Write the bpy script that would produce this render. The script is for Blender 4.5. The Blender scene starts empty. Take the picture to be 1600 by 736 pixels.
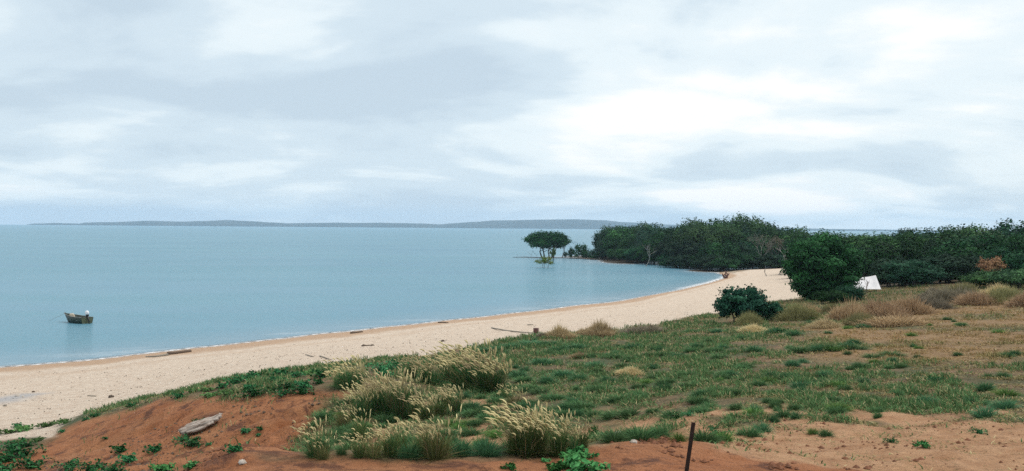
import bpy, math, random
import numpy as np
from mathutils import Vector, Matrix, Euler

# ------------------------------------------------------------------ camera, world, sun, exposure
S = 1.15                      # metres per design unit of height
H = 9.0 * S                   # eye height above the water
F = 1500.0                    # focal length in photo pixels (photo 1600 x 736)
scene = bpy.context.scene
PITCH, ROLL = math.radians(0.5), math.radians(-0.43)
cam_d = bpy.data.cameras.new('camera'); cam = bpy.data.objects.new('camera', cam_d)
scene.collection.objects.link(cam); scene.camera = cam
cam_d.sensor_width = 36; cam_d.lens = 36 * F / 1600
cam_d.clip_start = 0.1; cam_d.clip_end = 60000
cam.location = (0, 0, H); cam.rotation_euler = (math.radians(90) - PITCH, ROLL, 0)
CM = np.array(Euler((math.radians(90) - PITCH, ROLL, 0)).to_matrix())

scene.view_settings.view_transform = 'Standard'
scene.view_settings.look = 'None'
scene.view_settings.gamma = 1
scene.view_settings.exposure = 0.16
scene.view_settings.use_curve_mapping = False
scene.cycles.use_denoising = False
scene.cycles.max_bounces = 5
scene.cycles.diffuse_bounces = 2
scene.cycles.glossy_bounces = 2
scene.cycles.transmission_bounces = 2
scene.cycles.transparent_max_bounces = 8
scene.cycles.volume_bounces = 1
scene.cycles.use_fast_gi = False

SUN_EL, SUN_AZ = math.radians(55), math.radians(72)      # azimuth from +Y towards +X
sd = bpy.data.lights.new('sun', 'SUN'); sd.energy = 1.7; sd.angle = math.radians(14); sd.color = (1, .96, .9)
sun = bpy.data.objects.new('sun', sd); scene.collection.objects.link(sun)
sv = Vector((math.sin(SUN_AZ) * math.cos(SUN_EL), math.cos(SUN_AZ) * math.cos(SUN_EL), math.sin(SUN_EL)))
sun.rotation_euler = sv.to_track_quat('Z', 'Y').to_euler(); sun.location = (0, 0, 60)

world = bpy.data.worlds.new('World'); scene.world = world; world.use_nodes = True
nt = world.node_tree; nt.nodes.clear(); N = nt.nodes.new; Lk = nt.links.new
def nd(t, **k):
    n = N(t)
    for a, v in k.items(): setattr(n, a, v)
    return n
def mathn(op, a, b=None, c=None, clamp=False):
    n = N('ShaderNodeMath'); n.operation = op; n.use_clamp = clamp
    for i, v in enumerate((a, b, c)):
        if v is None: continue
        if isinstance(v, (int, float)): n.inputs[i].default_value = v
        else: Lk(v, n.inputs[i])
    return n.outputs[0]
def ramp(fac, stops, interp='EASE'):
    n = N('ShaderNodeValToRGB'); n.color_ramp.interpolation = interp
    e = n.color_ramp.elements
    while len(e) < len(stops): e.new(0.5)
    for i, (p, c) in enumerate(stops):
        e[i].position = p; e[i].color = (c[0], c[1], c[2], 1) if not isinstance(c, (int, float)) else (c, c, c, 1)
    Lk(fac, n.inputs[0]); return n.outputs[0]
sky = nd('ShaderNodeTexSky', sky_type='NISHITA', sun_disc=False)
sky.sun_elevation = SUN_EL; sky.sun_rotation = SUN_AZ
bg1 = N('ShaderNodeBackground'); Lk(sky.outputs[0], bg1.inputs[0]); bg1.inputs[1].default_value = 0.08
tc = N('ShaderNodeTexCoord'); sep = N('ShaderNodeSeparateXYZ'); Lk(tc.outputs['Generated'], sep.inputs[0])
zc = mathn('MAXIMUM', sep.outputs[2], 0.0)
den = mathn('ADD', zc, 0.20)
cu = mathn('DIVIDE', sep.outputs[0], den); cv = mathn('DIVIDE', sep.outputs[1], den)
cmb = N('ShaderNodeCombineXYZ'); Lk(cu, cmb.inputs[0]); Lk(cv, cmb.inputs[1])
def cloud(scale, detail, rough, off, dist=0.6):
    mp = N('ShaderNodeMapping'); mp.inputs['Location'].default_value = off; mp.inputs['Scale'].default_value = (.8, 1, 1)
    mp.inputs['Rotation'].default_value = (0, 0, math.radians(-8))
    Lk(cmb.outputs[0], mp.inputs[0])
    n = N('ShaderNodeTexNoise'); n.inputs['Scale'].default_value = scale; n.inputs['Detail'].default_value = detail
    n.inputs['Roughness'].default_value = rough; n.inputs['Distortion'].default_value = dist
    Lk(mp.outputs[0], n.inputs[0]); return n.outputs[0]
n1 = cloud(1.05, 8, 0.52, (40, 9, 0), .5); n2 = cloud(2.6, 6, 0.55, (8, 3, 0), .3)
mixv = mathn('ADD', mathn('MULTIPLY', n1, 0.74), mathn('MULTIPLY', n2, 0.26))
# the thin bright part of the overcast in front of the sun's side of the sky
dirn = N('ShaderNodeVectorMath'); dirn.operation = 'DOT_PRODUCT'
nrm = N('ShaderNodeVectorMath'); nrm.operation = 'NORMALIZE'; Lk(tc.outputs['Generated'], nrm.inputs[0])
Lk(nrm.outputs[0], dirn.inputs[0]); dv = Vector((.24, 1, .18)).normalized(); dirn.inputs[1].default_value = dv
glow = mathn('MULTIPLY', mathn('POWER', mathn('MAXIMUM', dirn.outputs['Value'], 0), 24.0), 0.125)
f = mathn('ADD', mixv, glow)
ccol = ramp(f, [(0.43, (.545, .655, .745)), (0.525, (.64, .75, .825)), (0.60, (.80, .885, .92)), (0.69, (1.0, 1.0, .99))])
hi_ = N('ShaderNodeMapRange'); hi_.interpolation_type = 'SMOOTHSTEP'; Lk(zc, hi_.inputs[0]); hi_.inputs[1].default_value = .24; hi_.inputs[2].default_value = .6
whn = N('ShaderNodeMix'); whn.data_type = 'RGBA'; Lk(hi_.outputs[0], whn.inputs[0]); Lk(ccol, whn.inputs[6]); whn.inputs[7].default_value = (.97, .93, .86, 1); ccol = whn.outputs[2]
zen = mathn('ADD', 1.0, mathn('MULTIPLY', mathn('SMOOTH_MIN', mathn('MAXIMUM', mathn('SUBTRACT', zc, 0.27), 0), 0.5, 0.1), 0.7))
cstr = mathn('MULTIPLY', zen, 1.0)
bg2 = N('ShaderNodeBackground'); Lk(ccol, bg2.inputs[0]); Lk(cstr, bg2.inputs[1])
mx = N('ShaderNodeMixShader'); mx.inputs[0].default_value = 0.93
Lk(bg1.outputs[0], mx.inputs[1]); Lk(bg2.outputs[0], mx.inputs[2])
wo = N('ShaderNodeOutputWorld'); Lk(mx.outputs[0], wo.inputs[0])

# ------------------------------------------------------------------ helpers
rng = np.random.default_rng(7); random.seed(7)
COL = scene.collection

def ray(px, py):
    d = CM @ np.array([(px - 800) / F, -(py - 368) / F, -1.0]); return d
def unproj(px, py, z):
    d = ray(px, py); t = (z - H) / d[2]; return np.array([d[0] * t, d[1] * t, z])

def _hash(ix, iy, s):
    h = (ix.astype(np.int64) * 374761393 + iy.astype(np.int64) * 668265263 + s * 974634777) & 0x7fffffff
    h = ((h ^ (h >> 13)) * 1274126177) & 0x7fffffff
    return ((h ^ (h >> 16)) & 0xffff) / 65535.0
def vn(x, y, s=0):
    x = np.asarray(x, float); y = np.asarray(y, float)
    ix = np.floor(x); iy = np.floor(y); fx = x - ix; fy = y - iy
    fx = fx * fx * (3 - 2 * fx); fy = fy * fy * (3 - 2 * fy)
    a = _hash(ix, iy, s); b = _hash(ix + 1, iy, s); c = _hash(ix, iy + 1, s); d = _hash(ix + 1, iy + 1, s)
    return (a * (1 - fx) + b * fx) * (1 - fy) + (c * (1 - fx) + d * fx) * fy
def fbm(x, y, s=0, o=4):
    v = 0; a = .5; t = 0
    for i in range(o):
        v = v + a * vn(x * 2 ** i + 17.3 * i, y * 2 ** i - 9.1 * i, s + i); t += a; a *= .5
    return v / t
def sstep(a, b, x):
    t = np.clip((x - a) / (b - a), 0, 1); return t * t * (3 - 2 * t)

# ------------------------------------------------------------------ terrain heights
CP = []   # (theta, log r, Z)
def cp(px, py, z):
    p = unproj(px, py, z * S); CP.append((math.atan2(p[0], p[1]), math.log(math.hypot(p[0], p[1])), z * S))
def cw(theta_px, r, z):
    CP.append((math.atan2(theta_px - 800, F), math.log(r), z * S))
SHORE = [(-250, 603), (-120, 589), (0, 575), (100, 567), (220, 554), (300, 545), (400, 534), (500, 522.5), (600, 512), (700, 501), (800, 490),
         (900, 478), (1000, 465), (1060, 454), (1100, 444.5), (1125, 437), (1137, 431), (1125, 425.5), (1080, 421.5), (1000, 412), (940, 405.5), (885, 401)]
for px, py in SHORE: cp(px, py, 0)
for px, py in SHORE[:15:1]:
    cp(px, py + (11 if px < 700 else 8 if px < 1050 else 3.5), .30)
    p = unproj(px, py, 0); r = math.hypot(p[0], p[1])
    cw(px, r * 1.12, -.55); cw(px, r * 1.6, -1.9)
for px in (-250, 0, 300, 600, 850): cw(px, 420, -3.5); cw(px, 1200, -6)
for px in (950, 1100, 1250): cw(px, 330, .35)
for px in (930, 1000, 1100, 1250, 1350): cw(px, 520, -1.2); cw(px, 1200, -5)
for px in (850, 870): cw(px, 330, -.4)
# beach
for p in [(-200, 690, 1.3), (0, 640, 1.05), (0, 664, 1.3), (90, 652, 1.45), (150, 638, 1.55), (200, 622, 1.5), (250, 606, 1.45), (300, 590, 1.4), (400, 566, 1.45),
          (500, 552, 1.45), (600, 540, 1.4), (700, 529, 1.4), (800, 514, 1.35), (900, 503, 1.3), (1000, 490, 1.3), (1100, 472, 1.25),
          (1180, 458, 1.2), (1200, 430, .95), (1190, 421, .6), (1230, 420, .8), (1150, 425, .35), (1250, 455, 1.8)]: cp(*p)
# mound and dune edge
for p in [(-150, 740, 1.7), (0, 700, 1.6), (60, 700, 1.75), (130, 659, 2.15), (200, 641, 2.7), (250, 632, 3.15), (350, 627, 3.6), (450, 623, 3.9), (530, 616, 4.05),
          (300, 608, 2.9), (400, 583, 2.9), (480, 574, 3.0), (560, 566, 3.1), (640, 558, 3.2), (720, 546, 3.1), (800, 530, 3.0), (860, 524, 2.9), (960, 518, 2.8),
          (1040, 504, 2.75), (1110, 493, 2.65), (1170, 482, 2.5), (1235, 468, 2.4), (1310, 460, 2.6),
          (120, 700, 2.1), (200, 690, 2.5), (300, 685, 3.05), (320, 660, 3.3), (400, 700, 3.2), (430, 665, 3.55), (300, 716, 2.9), (160, 725, 2.4), (460, 715, 3.75),
          (0, 736, 1.9), (100, 760, 2.7), (200, 760, 3.4), (0, 850, 3.6), (150, 850, 4.3)]: cp(*p)
# field
for p in [(550, 714, 4.15), (700, 714, 4.25), (850, 706, 4.45), (600, 650, 4.0), (700, 600, 3.8), (700, 660, 4.15), (800, 660, 4.4), (800, 600, 3.9), (800, 560, 3.5),
          (900, 640, 4.5), (1000, 650, 4.9), (1000, 600, 4.4), (1000, 560, 3.9), (1000, 525, 3.2), (1080, 600, 4.7),
          (1200, 690, 6.1), (1200, 650, 5.6), (1200, 600, 5.0), (1200, 550, 4.5), (1200, 512, 3.8), (1200, 490, 3.1),
          (1400, 700, 6.25), (1400, 650, 5.7), (1400, 600, 5.15), (1400, 550, 4.7), (1400, 500, 4.1), (1400, 462, 3.3), (1400, 443, 2.8),
          (1600, 700, 6.35), (1600, 650, 5.85), (1600, 600, 5.35), (1600, 550, 4.95), (1600, 500, 4.55), (1600, 460, 4.1), (1600, 432, 3.8),
          (1850, 700, 6.4), (1850, 600, 5.5), (1850, 500, 4.8), (1850, 440, 4.2), (1060, 690, 6.0), (1050, 670, 5.4)]: cp(*p)
for px in (1300, 1400): cw(px, 220 * S, 1.6); cw(px, 330, 1.2)
for px in (1600, 1850): cw(px, 220 * S, 3); cw(px, 400, 2.2); cw(px, 1200, 2)
# near lip
for px, py in [(300, 724), (450, 722), (600, 722), (750, 721), (850, 714), (940, 700)]:
    cp(px, py, 6.25); q = unproj(px, py, 6.25 * S); cw(px, math.hypot(q[0], q[1]) * 1.2, 5.1)
for px in (250,): cw(px, 12 * S, 5.6)
for px in (-200, 100, 400, 700, 1000, 1300, 1600, 1850): cw(px, 7 * S, 6.75 if px > 200 else 6.4); cw(px, 2.5, 7.2); cw(px, .6, 7.3)
CPA = np.array(CP); CX = CPA[:, 0] * 2.2; CY = CPA[:, 1]
def _U(d2): return np.where(d2 > 1e-12, d2 * np.log(np.maximum(d2, 1e-12)), 0)
n_ = len(CX); K = _U((CX[:, None] - CX) ** 2 + (CY[:, None] - CY) ** 2) + np.eye(n_) * 2e-4
P = np.stack([np.ones(n_), CX, CY], 1); A = np.zeros((n_ + 3, n_ + 3)); A[:n_, :n_] = K; A[:n_, n_:] = P; A[n_:, :n_] = P.T
W = np.linalg.solve(A, np.concatenate([CPA[:, 2], np.zeros(3)]))
TH_MAX = math.atan2(1050, F); TH_MIN = math.atan2(-1050, F)
def ground(x, y, detail=True):
    x = np.asarray(x, float); y = np.asarray(y, float); shp = x.shape; x = x.ravel(); y = y.ravel()
    th = np.clip(np.arctan2(x, y), TH_MIN, TH_MAX); r = np.clip(np.hypot(x, y), .5, 1500)
    u = th * 2.2; v = np.log(r); out = np.empty(len(u))
    for i in range(0, len(u), 60000):
        a = u[i:i + 60000]; b = v[i:i + 60000]
        out[i:i + 60000] = _U((a[:, None] - CX) ** 2 + (b[:, None] - CY) ** 2) @ W[:n_] + W[n_] + W[n_ + 1] * a + W[n_ + 2] * b
    if detail:
        k = sstep(.5, 2.5, out)                       # rougher on the dune than on the beach
        out += k * (.20 * (fbm(x / 2.6, y / 2.6, 3, 4) - .5) + .15 * (fbm(x / .5, y / .5, 9, 4) - .5) * sstep(60, 25, r)) * sstep(3, 9, r)
        out += (1 - k) * .05 * (fbm(x / 3., y / 3., 5, 3) - .5) * sstep(.0, .6, out)
        rid = 1 - np.abs(2 * fbm(x / 1.3, y / .9, 63, 4) - 1) * 2.2
        near = sstep(14 * S, 19 * S, r) * sstep(30 * S, 24 * S, r) * sstep(-.10, -.16, th)
        for dx_, dy_, dr_, dd_ in DENTS: out -= dd_ * np.exp(-(((x - dx_) / (dr_ * 1.7)) ** 2 + ((y - dy_) / dr_) ** 2) ** 1.5)
        out -= near * .22 * np.clip(rid, 0, 1) ** 2
    return out.reshape(shp)
DENTS = []
_d = []
for px, py, z, dr, dd in [(455, 664, 3.55, .32, .38), (436, 650, 3.62, .22, .2), (470, 648, 3.7, .3, .22), (395, 655, 3.5, .22, .18), (220, 672, 2.75, .3, .18), (262, 660, 3.05, .3, .2), (500, 640, 3.85, .35, .25), (340, 700, 3.1, .35, .2), (150, 690, 2.35, .4, .2), (420, 712, 3.4, .4, .22)]:
    q = unproj(px, py, z * S); _d.append((q[0], q[1], dr, dd))
DENTS = _d
def hit(px, py, rmin=6, rmax=1400):
    d = ray(px, py); t = np.exp(np.linspace(math.log(rmin), math.log(rmax), 1400))
    g = ground(d[0] * t, d[1] * t); below = (H + d[2] * t) <= np.maximum(g, 0)
    i = int(np.argmax(below)) if below.any() else len(t) - 1
    x, y = d[0] * t[i], d[1] * t[i]; return np.array([x, y, float(g[i])])
def msize(px, y): return px * y / F

# ------------------------------------------------------------------ world-space zone outlines
def outline(pts):     # outline nodes as ground positions, kept in (bearing, log distance)
    o = []
    for px, py in pts:
        q = hit(px, py, rmin=4); o.append((math.atan2(q[0], q[1]) * 2.2, math.log(math.hypot(q[0], q[1]))))
    return np.array(o)
def inside(poly, x, y, jit=.0, sc=1.0, soft=.03):
    u = np.arctan2(x, y) * 2.2; v = np.log(np.maximum(np.hypot(x, y), .3))
    if jit: u = u + jit * (fbm(x / sc, y / sc, 31, 4) - .5); v = v + jit * (fbm(x / sc, y / sc, 77, 4) - .5)
    n = len(poly); c = np.zeros(len(u), bool); d2 = np.full(len(u), 1e9)
    for i in range(n):
        ax, ay = poly[i]; bx, by = poly[(i + 1) % n]
        cond = ((ay > v) != (by > v))
        xi = (bx - ax) * (v - ay) / ((by - ay) if abs(by - ay) > 1e-9 else 1e-9) + ax
        c ^= cond & (u < xi)
        dx, dy = bx - ax, by - ay; t = np.clip(((u - ax) * dx + (v - ay) * dy) / (dx * dx + dy * dy + 1e-12), 0, 1)
        d2 = np.minimum(d2, (u - ax - t * dx) ** 2 + (v - ay - t * dy) ** 2)
    d = np.sqrt(d2) * np.where(c, 1, -1)
    return sstep(-soft, soft, d)
def addr(o, px, r): return np.vstack([o, [(math.atan2(px - 800, F) * 2.2, math.log(r))]])
EDGE = [(-250, 700), (0, 690), (40, 686), (75, 680), (102, 671), (130, 656), (200, 638), (255, 629), (300, 605), (400, 582), (480, 572), (560, 563), (640, 556), (720, 545), (800, 530),
        (860, 523), (960, 517), (1040, 503), (1110, 491), (1170, 480), (1235, 467), (1300, 460), (1345, 452)]
o = []
for px, py in EDGE:
    if 120 < px < 290: q = unproj(px, py - 2, (1.5 if px < 160 else 1.75) * S)
    else: q = hit(px, py, rmin=4)
    o.append((math.atan2(q[0], q[1]) * 2.2, math.log(math.hypot(q[0], q[1]))))
o = np.array(o); o = addr(o, 1345, 150); o = addr(o, 1320, 215)
for px, py in [(1240, 419), (1200, 419), (1160, 421), (1135, 425)]:
    q = unproj(px, py, .5); o = np.vstack([o, [(math.atan2(q[0], q[1]) * 2.2, math.log(math.hypot(q[0], q[1])))]])
o = addr(o, 1120, 300); o = addr(o, 1000, 1400); SANDP = addr(o, -1100, 1400); SANDP = addr(SANDP, -1100, 38)
MOUND = outline([(0, 704), (62, 691), (90, 679), (130, 657), (200, 640), (260, 630), (350, 627), (440, 622), (525, 615), (535, 630), (490, 648), (520, 668), (478, 690), (470, 712), (480, 722), (300, 730)])
MOUND = addr(MOUND, 250, 10); MOUND = addr(MOUND, -150, 10)
LIP = outline([(290, 724), (450, 721), (600, 721), (750, 720), (850, 713), (930, 700), (1000, 683), (1060, 676), (1120, 705), (1220, 722), (1400, 740), (1700, 760)])
LIP = addr(LIP, 1900, 1); LIP = addr(LIP, -150, 1)
BARE = outline([(930, 700), (1000, 676), (1060, 664), (1130, 668), (1200, 650), (1290, 648), (1400, 660), (1480, 655), (1600, 648), (1850, 650)])
BARE = addr(BARE, 1900, 1); BARE = addr(BARE, 1000, 1)
BARE2 = [outline(p) for p in ([(690, 668), (780, 662), (800, 690), (760, 702), (690, 700)], [(930, 655), (1060, 648), (1100, 665), (1010, 675), (930, 690)],
                              [(560, 660), (600, 655), (610, 700), (575, 705)], [(640, 618), (760, 615), (800, 640), (700, 640)])]
RUST = [outline(p) for p in ([(1280, 505), (1400, 503), (1600, 520), (1700, 560), (1500, 560), (1330, 540)], [(1430, 470), (1600, 460), (1700, 470), (1650, 500), (1450, 495)])]
WET = outline([(-40, 622), (15, 618), (45, 615), (75, 615), (60, 623), (20, 630), (-40, 634)])

def masks(x, y):
    m = {}
    m['sand'] = inside(SANDP, x, y, .09, 2.2, .012)
    m['red'] = np.maximum(inside(MOUND, x, y, .09, 2.0, .03), inside(LIP, x, y, .10, 1.2, .03))
    b = inside(BARE, x, y, .45, 1.6, .06)
    for q in BARE2: b = np.maximum(b, inside(q, x, y, .25, 1.4, .05))
    m['bare'] = b
    r = 0
    for q in RUST: r = np.maximum(r, inside(q, x, y, .6, 6, .12))
    m['rust'] = r
    m['wet'] = inside(WET, x, y, .06, 2, .02)
    return m

# ------------------------------------------------------------------ mesh building
def mesh_np(name, verts, quads=None, tris=None, mats=(), col=None, smooth=True, attrs=None, midx=None):
    me = bpy.data.meshes.new(name); verts = np.asarray(verts, np.float32)
    me.vertices.add(len(verts)); me.vertices.foreach_set('co', verts.ravel())
    q = np.zeros((0, 4), np.int32) if quads is None or len(quads) == 0 else np.asarray(quads, np.int32)
    t = np.zeros((0, 3), np.int32) if tris is None or len(tris) == 0 else np.asarray(tris, np.int32)
    loops = np.concatenate([q.ravel(), t.ravel()]).astype(np.int32)
    me.loops.add(len(loops)); me.loops.foreach_set('vertex_index', loops)
    starts = np.concatenate([np.arange(len(q)) * 4, len(q) * 4 + np.arange(len(t)) * 3]).astype(np.int32)
    me.polygons.add(len(starts)); me.polygons.foreach_set('loop_start', starts)
    me.polygons.foreach_set('use_smooth', np.full(len(starts), smooth))
    if midx is not None: me.polygons.foreach_set('material_index', np.asarray(midx, np.int32))
    me.update(calc_edges=True)
    if col is not None:
        a = me.attributes.new('col', 'FLOAT_COLOR', 'POINT'); c = np.ones((len(verts), 4), np.float32); c[:, :3] = col
        a.data.foreach_set('color', c.ravel())
    for k, v in (attrs or {}).items():
        a = me.attributes.new(k, 'FLOAT', 'POINT'); a.data.foreach_set('value', np.asarray(v, np.float32))
    for m in mats: me.materials.append(m)
    me.validate(verbose=False)
    return me
class MB:
    """collects tubes, boxes and lofts into one mesh"""
    def __init__(s): s.v = []; s.f = []
    def add(s, vs, fs):
        b = len(s.v); s.v += [tuple(v) for v in vs]; s.f += [tuple(b + i for i in f) for f in fs]; return s
    def tube(s, pts, rad, seg=6, caps=True, squash=1.0, wob=0):
        pts = [Vector(p) for p in pts]; n = len(pts); rings = []; vs = []; up = None
        for i, p in enumerate(pts):
            d = (pts[min(i + 1, n - 1)] - pts[max(i - 1, 0)]).normalized()
            if up is None: up = Vector((0, 0, 1)) if abs(d.z) < .9 else Vector((1, 0, 0))
            a = d.cross(up).normalized(); b = a.cross(d).normalized(); up = b
            r = rad[i] if hasattr(rad, '__len__') else rad
            for k in range(seg):
                t = 2 * math.pi * k / seg; rr = r * (1 + wob * (random.random() - .5))
                vs.append(p + a * math.cos(t) * rr + b * math.sin(t) * rr * squash)
        fs = [(i * seg + k, i * seg + (k + 1) % seg, (i + 1) * seg + (k + 1) % seg, (i + 1) * seg + k) for i in range(n - 1) for k in range(seg)]
        if caps: fs += [tuple(range(seg))[::-1], tuple((n - 1) * seg + k for k in range(seg))]
        return s.add(vs, fs)
    def box(s, c, d, rot=0, tilt=0):
        M = Matrix.Rotation(rot, 4, 'Z') @ Matrix.Rotation(tilt, 4, 'Y'); c = Vector(c)
        vs = [c + M @ Vector((sx * d[0] / 2, sy * d[1] / 2, sz * d[2] / 2)) for sx in (-1, 1) for sy in (-1, 1) for sz in (-1, 1)]
        return s.add(vs, [(0, 1, 3, 2), (4, 6, 7, 5), (0, 4, 5, 1), (2, 3, 7, 6), (0, 2, 6, 4), (1, 5, 7, 3)])
    def build(s, name, mat, parent=None, smooth=True, bevel=0):
        me = bpy.data.meshes.new(name); me.from_pydata(s.v, [], s.f); me.update()
        if smooth: me.polygons.foreach_set('use_smooth', [True] * len(me.polygons))
        me.materials.append(mat)
        o = bpy.data.objects.new(name, me); COL.objects.link(o)
        if parent: o.parent = parent
        if bevel:
            m = o.modifiers.new('bevel', 'BEVEL'); m.width = bevel; m.segments = 2; m.limit_method = 'ANGLE'
        return o
def link(name, me, parent=None, loc=None):
    o = bpy.data.objects.new(name, me); COL.objects.link(o)
    if parent: o.parent = parent
    if loc is not None: o.location = loc
    return o
def tag(o, label=None, cat=None, group=None, kind=None):
    if label: o['label'] = label
    if cat: o['category'] = cat
    if group: o['group'] = group
    if kind: o['kind'] = kind
    return o
def empty(name, loc=(0, 0, 0), rz=0):
    o = bpy.data.objects.new(name, None); COL.objects.link(o); o.location = loc; o.rotation_euler = (0, 0, rz); o.empty_display_size = .2
    return o
def copy_tree(o, parent=None):
    c = o.copy(); COL.objects.link(c); c.parent = parent
    for ch in o.children: copy_tree(ch, c)
    return c

# ------------------------------------------------------------------ materials
def newmat(name):
    global nt, N, Lk
    m = bpy.data.materials.new(name); m.use_nodes = True; nt = m.node_tree; nt.nodes.clear(); N = nt.nodes.new; Lk = nt.links.new
    b = N('ShaderNodeBsdfPrincipled'); out = N('ShaderNodeOutputMaterial'); Lk(b.outputs[0], out.inputs[0]); return m, b, out
def noise(scale, detail=4, rough=.55, vec=None, dist=0):
    n = N('ShaderNodeTexNoise'); n.inputs['Scale'].default_value = scale; n.inputs['Detail'].default_value = detail
    n.inputs['Roughness'].default_value = rough; n.inputs['Distortion'].default_value = dist
    if vec is not None: Lk(vec, n.inputs[0])
    return n.outputs[0]
def mixc(f, a, b, mode='MIX'):
    n = N('ShaderNodeMix'); n.data_type = 'RGBA'; n.blend_type = mode
    if isinstance(f, (int, float)): n.inputs[0].default_value = f
    else: Lk(f, n.inputs[0])
    for i, c in ((6, a), (7, b)):
        if isinstance(c, tuple): n.inputs[i].default_value = (c[0], c[1], c[2], 1)
        else: Lk(c, n.inputs[i])
    return n.outputs[2]
def attr(name, out='Fac'):
    a = N('ShaderNodeAttribute'); a.attribute_name = name; return a.outputs[out]
def bump(bsdf, h, strength=.5, dist=.05):
    b = N('ShaderNodeBump'); b.inputs['Strength'].default_value = strength; b.inputs['Distance'].default_value = dist
    Lk(h, b.inputs['Height']); Lk(b.outputs[0], bsdf.inputs['Normal']); return b
def simple(name, c1, c2=None, rough=.7, scale=8, metal=0, spec=.4, bs=.3, bd=.01, stretch=None):
    m, b, _ = newmat(name); tcn = N('ShaderNodeTexCoord'); v = tcn.outputs['Object']
    if stretch:
        mp = N('ShaderNodeMapping'); mp.inputs['Scale'].default_value = stretch; Lk(v, mp.inputs[0]); v = mp.outputs[0]
    n = noise(scale, 5, .6, v); c2 = c2 or tuple(x * .6 for x in c1)
    Lk(mixc(ramp(n, [(.35, 0), (.65, 1)], 'LINEAR'), c2, c1), b.inputs['Base Color'])
    b.inputs['Roughness'].default_value = rough; b.inputs['Metallic'].default_value = metal; b.inputs['Specular IOR Level'].default_value = spec
    bump(b, n, bs, bd); return m
def foliage(name, tint=(1, 1, 1), trans=.10, rough=.65, spec=.05, var=.85):
    m, b, out = newmat(name); c = attr('col', 'Color'); c = mixc(1.0, c, tint, 'MULTIPLY')
    oi = N('ShaderNodeObjectInfo')
    hv = N('ShaderNodeHueSaturation'); Lk(c, hv.inputs['Color'])
    Lk(mathn('ADD', 1 - var / 2, mathn('MULTIPLY', oi.outputs['Random'], var)), hv.inputs['Value'])
    Lk(mathn('ADD', .488, mathn('MULTIPLY', oi.outputs['Random'], .022)), hv.inputs['Hue']); c = hv.outputs[0]
    Lk(c, b.inputs['Base Color']); b.inputs['Roughness'].default_value = rough; b.inputs['Specular IOR Level'].default_value = spec
    t = N('ShaderNodeBsdfTranslucent'); Lk(c, t.inputs[0]); mx = N('ShaderNodeMixShader'); mx.inputs[0].default_value = trans
    Lk(b.outputs[0], mx.inputs[1]); Lk(t.outputs[0], mx.inputs[2]); Lk(mx.outputs[0], out.inputs[0]); return m

M = {}
M['leaf'] = foliage('foliage'); M['grass'] = foliage('grass_blades', trans=.18, rough=.75, spec=.06, var=.5)
M['bark'] = simple('bark', (.09, .075, .06), (.04, .035, .03), .9, 3)
M['palebark'] = simple('pale_bark', (.34, .33, .31), (.17, .16, .15), .9, 3)
M['greybark'] = simple('grey_bark', (.14, .13, .115), (.07, .065, .06), .9, 3)
M['drift'] = simple('weathered_wood', (.46, .42, .385), (.13, .09, .065), .85, 3, bs=.7, bd=.02, stretch=(1, 9, 9))
M['wetwood'] = simple('dark_wood', (.13, .085, .055), (.055, .04, .03), .8, 5, stretch=(1, 6, 6))
M['greywood'] = simple('grey_pole_wood', (.26, .24, .2), (.15, .13, .11), .85, 5, stretch=(1, 6, 6))
M['steel'] = simple('rusty_steel', (.018, .015, .014), (.04, .022, .018), .8, 14, metal=.3)
M['hull'] = simple('olive_hull_paint', (.016, .036, .027), (.010, .022, .018), .45, 2.5)
M['transom'] = simple('pale_olive_paint', (.085, .10, .055), (.045, .06, .035), .5, 4)
M['alu'] = simple('bare_aluminium', (.25, .27, .26), (.16, .18, .18), .5, 6, metal=.6)
M['white'] = simple('white_cowl_paint', (.74, .75, .78), (.6, .62, .66), .35, 3)
M['black'] = simple('black_rubber', (.02, .02, .022), (.012, .012, .014), .5, 6)
M['canvas'] = simple('beige_canvas', (.46, .41, .33), (.32, .29, .24), .9, 6)
M['rope'] = simple('rope_fibre', (.4, .36, .3), None, .9, 20)
M['tarp'] = simple('pale_tarpaulin', (.84, .84, .88), (.74, .75, .80), .6, 1.6, bs=.2, bd=.02)
M['rustpaint'] = simple('rust_red_drum_paint', (.13, .05, .045), (.05, .025, .022), .7, 9)
M['stone'] = simple('pale_stone', (.55, .52, .48), (.3, .26, .22), .9, 8)
M['clod'] = simple('soil_clod', (.20, .085, .045), (.10, .045, .025), .95, 8)
M['weed'] = simple('dried_seaweed', (.10, .075, .06), (.05, .04, .03), .95, 8)

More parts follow.
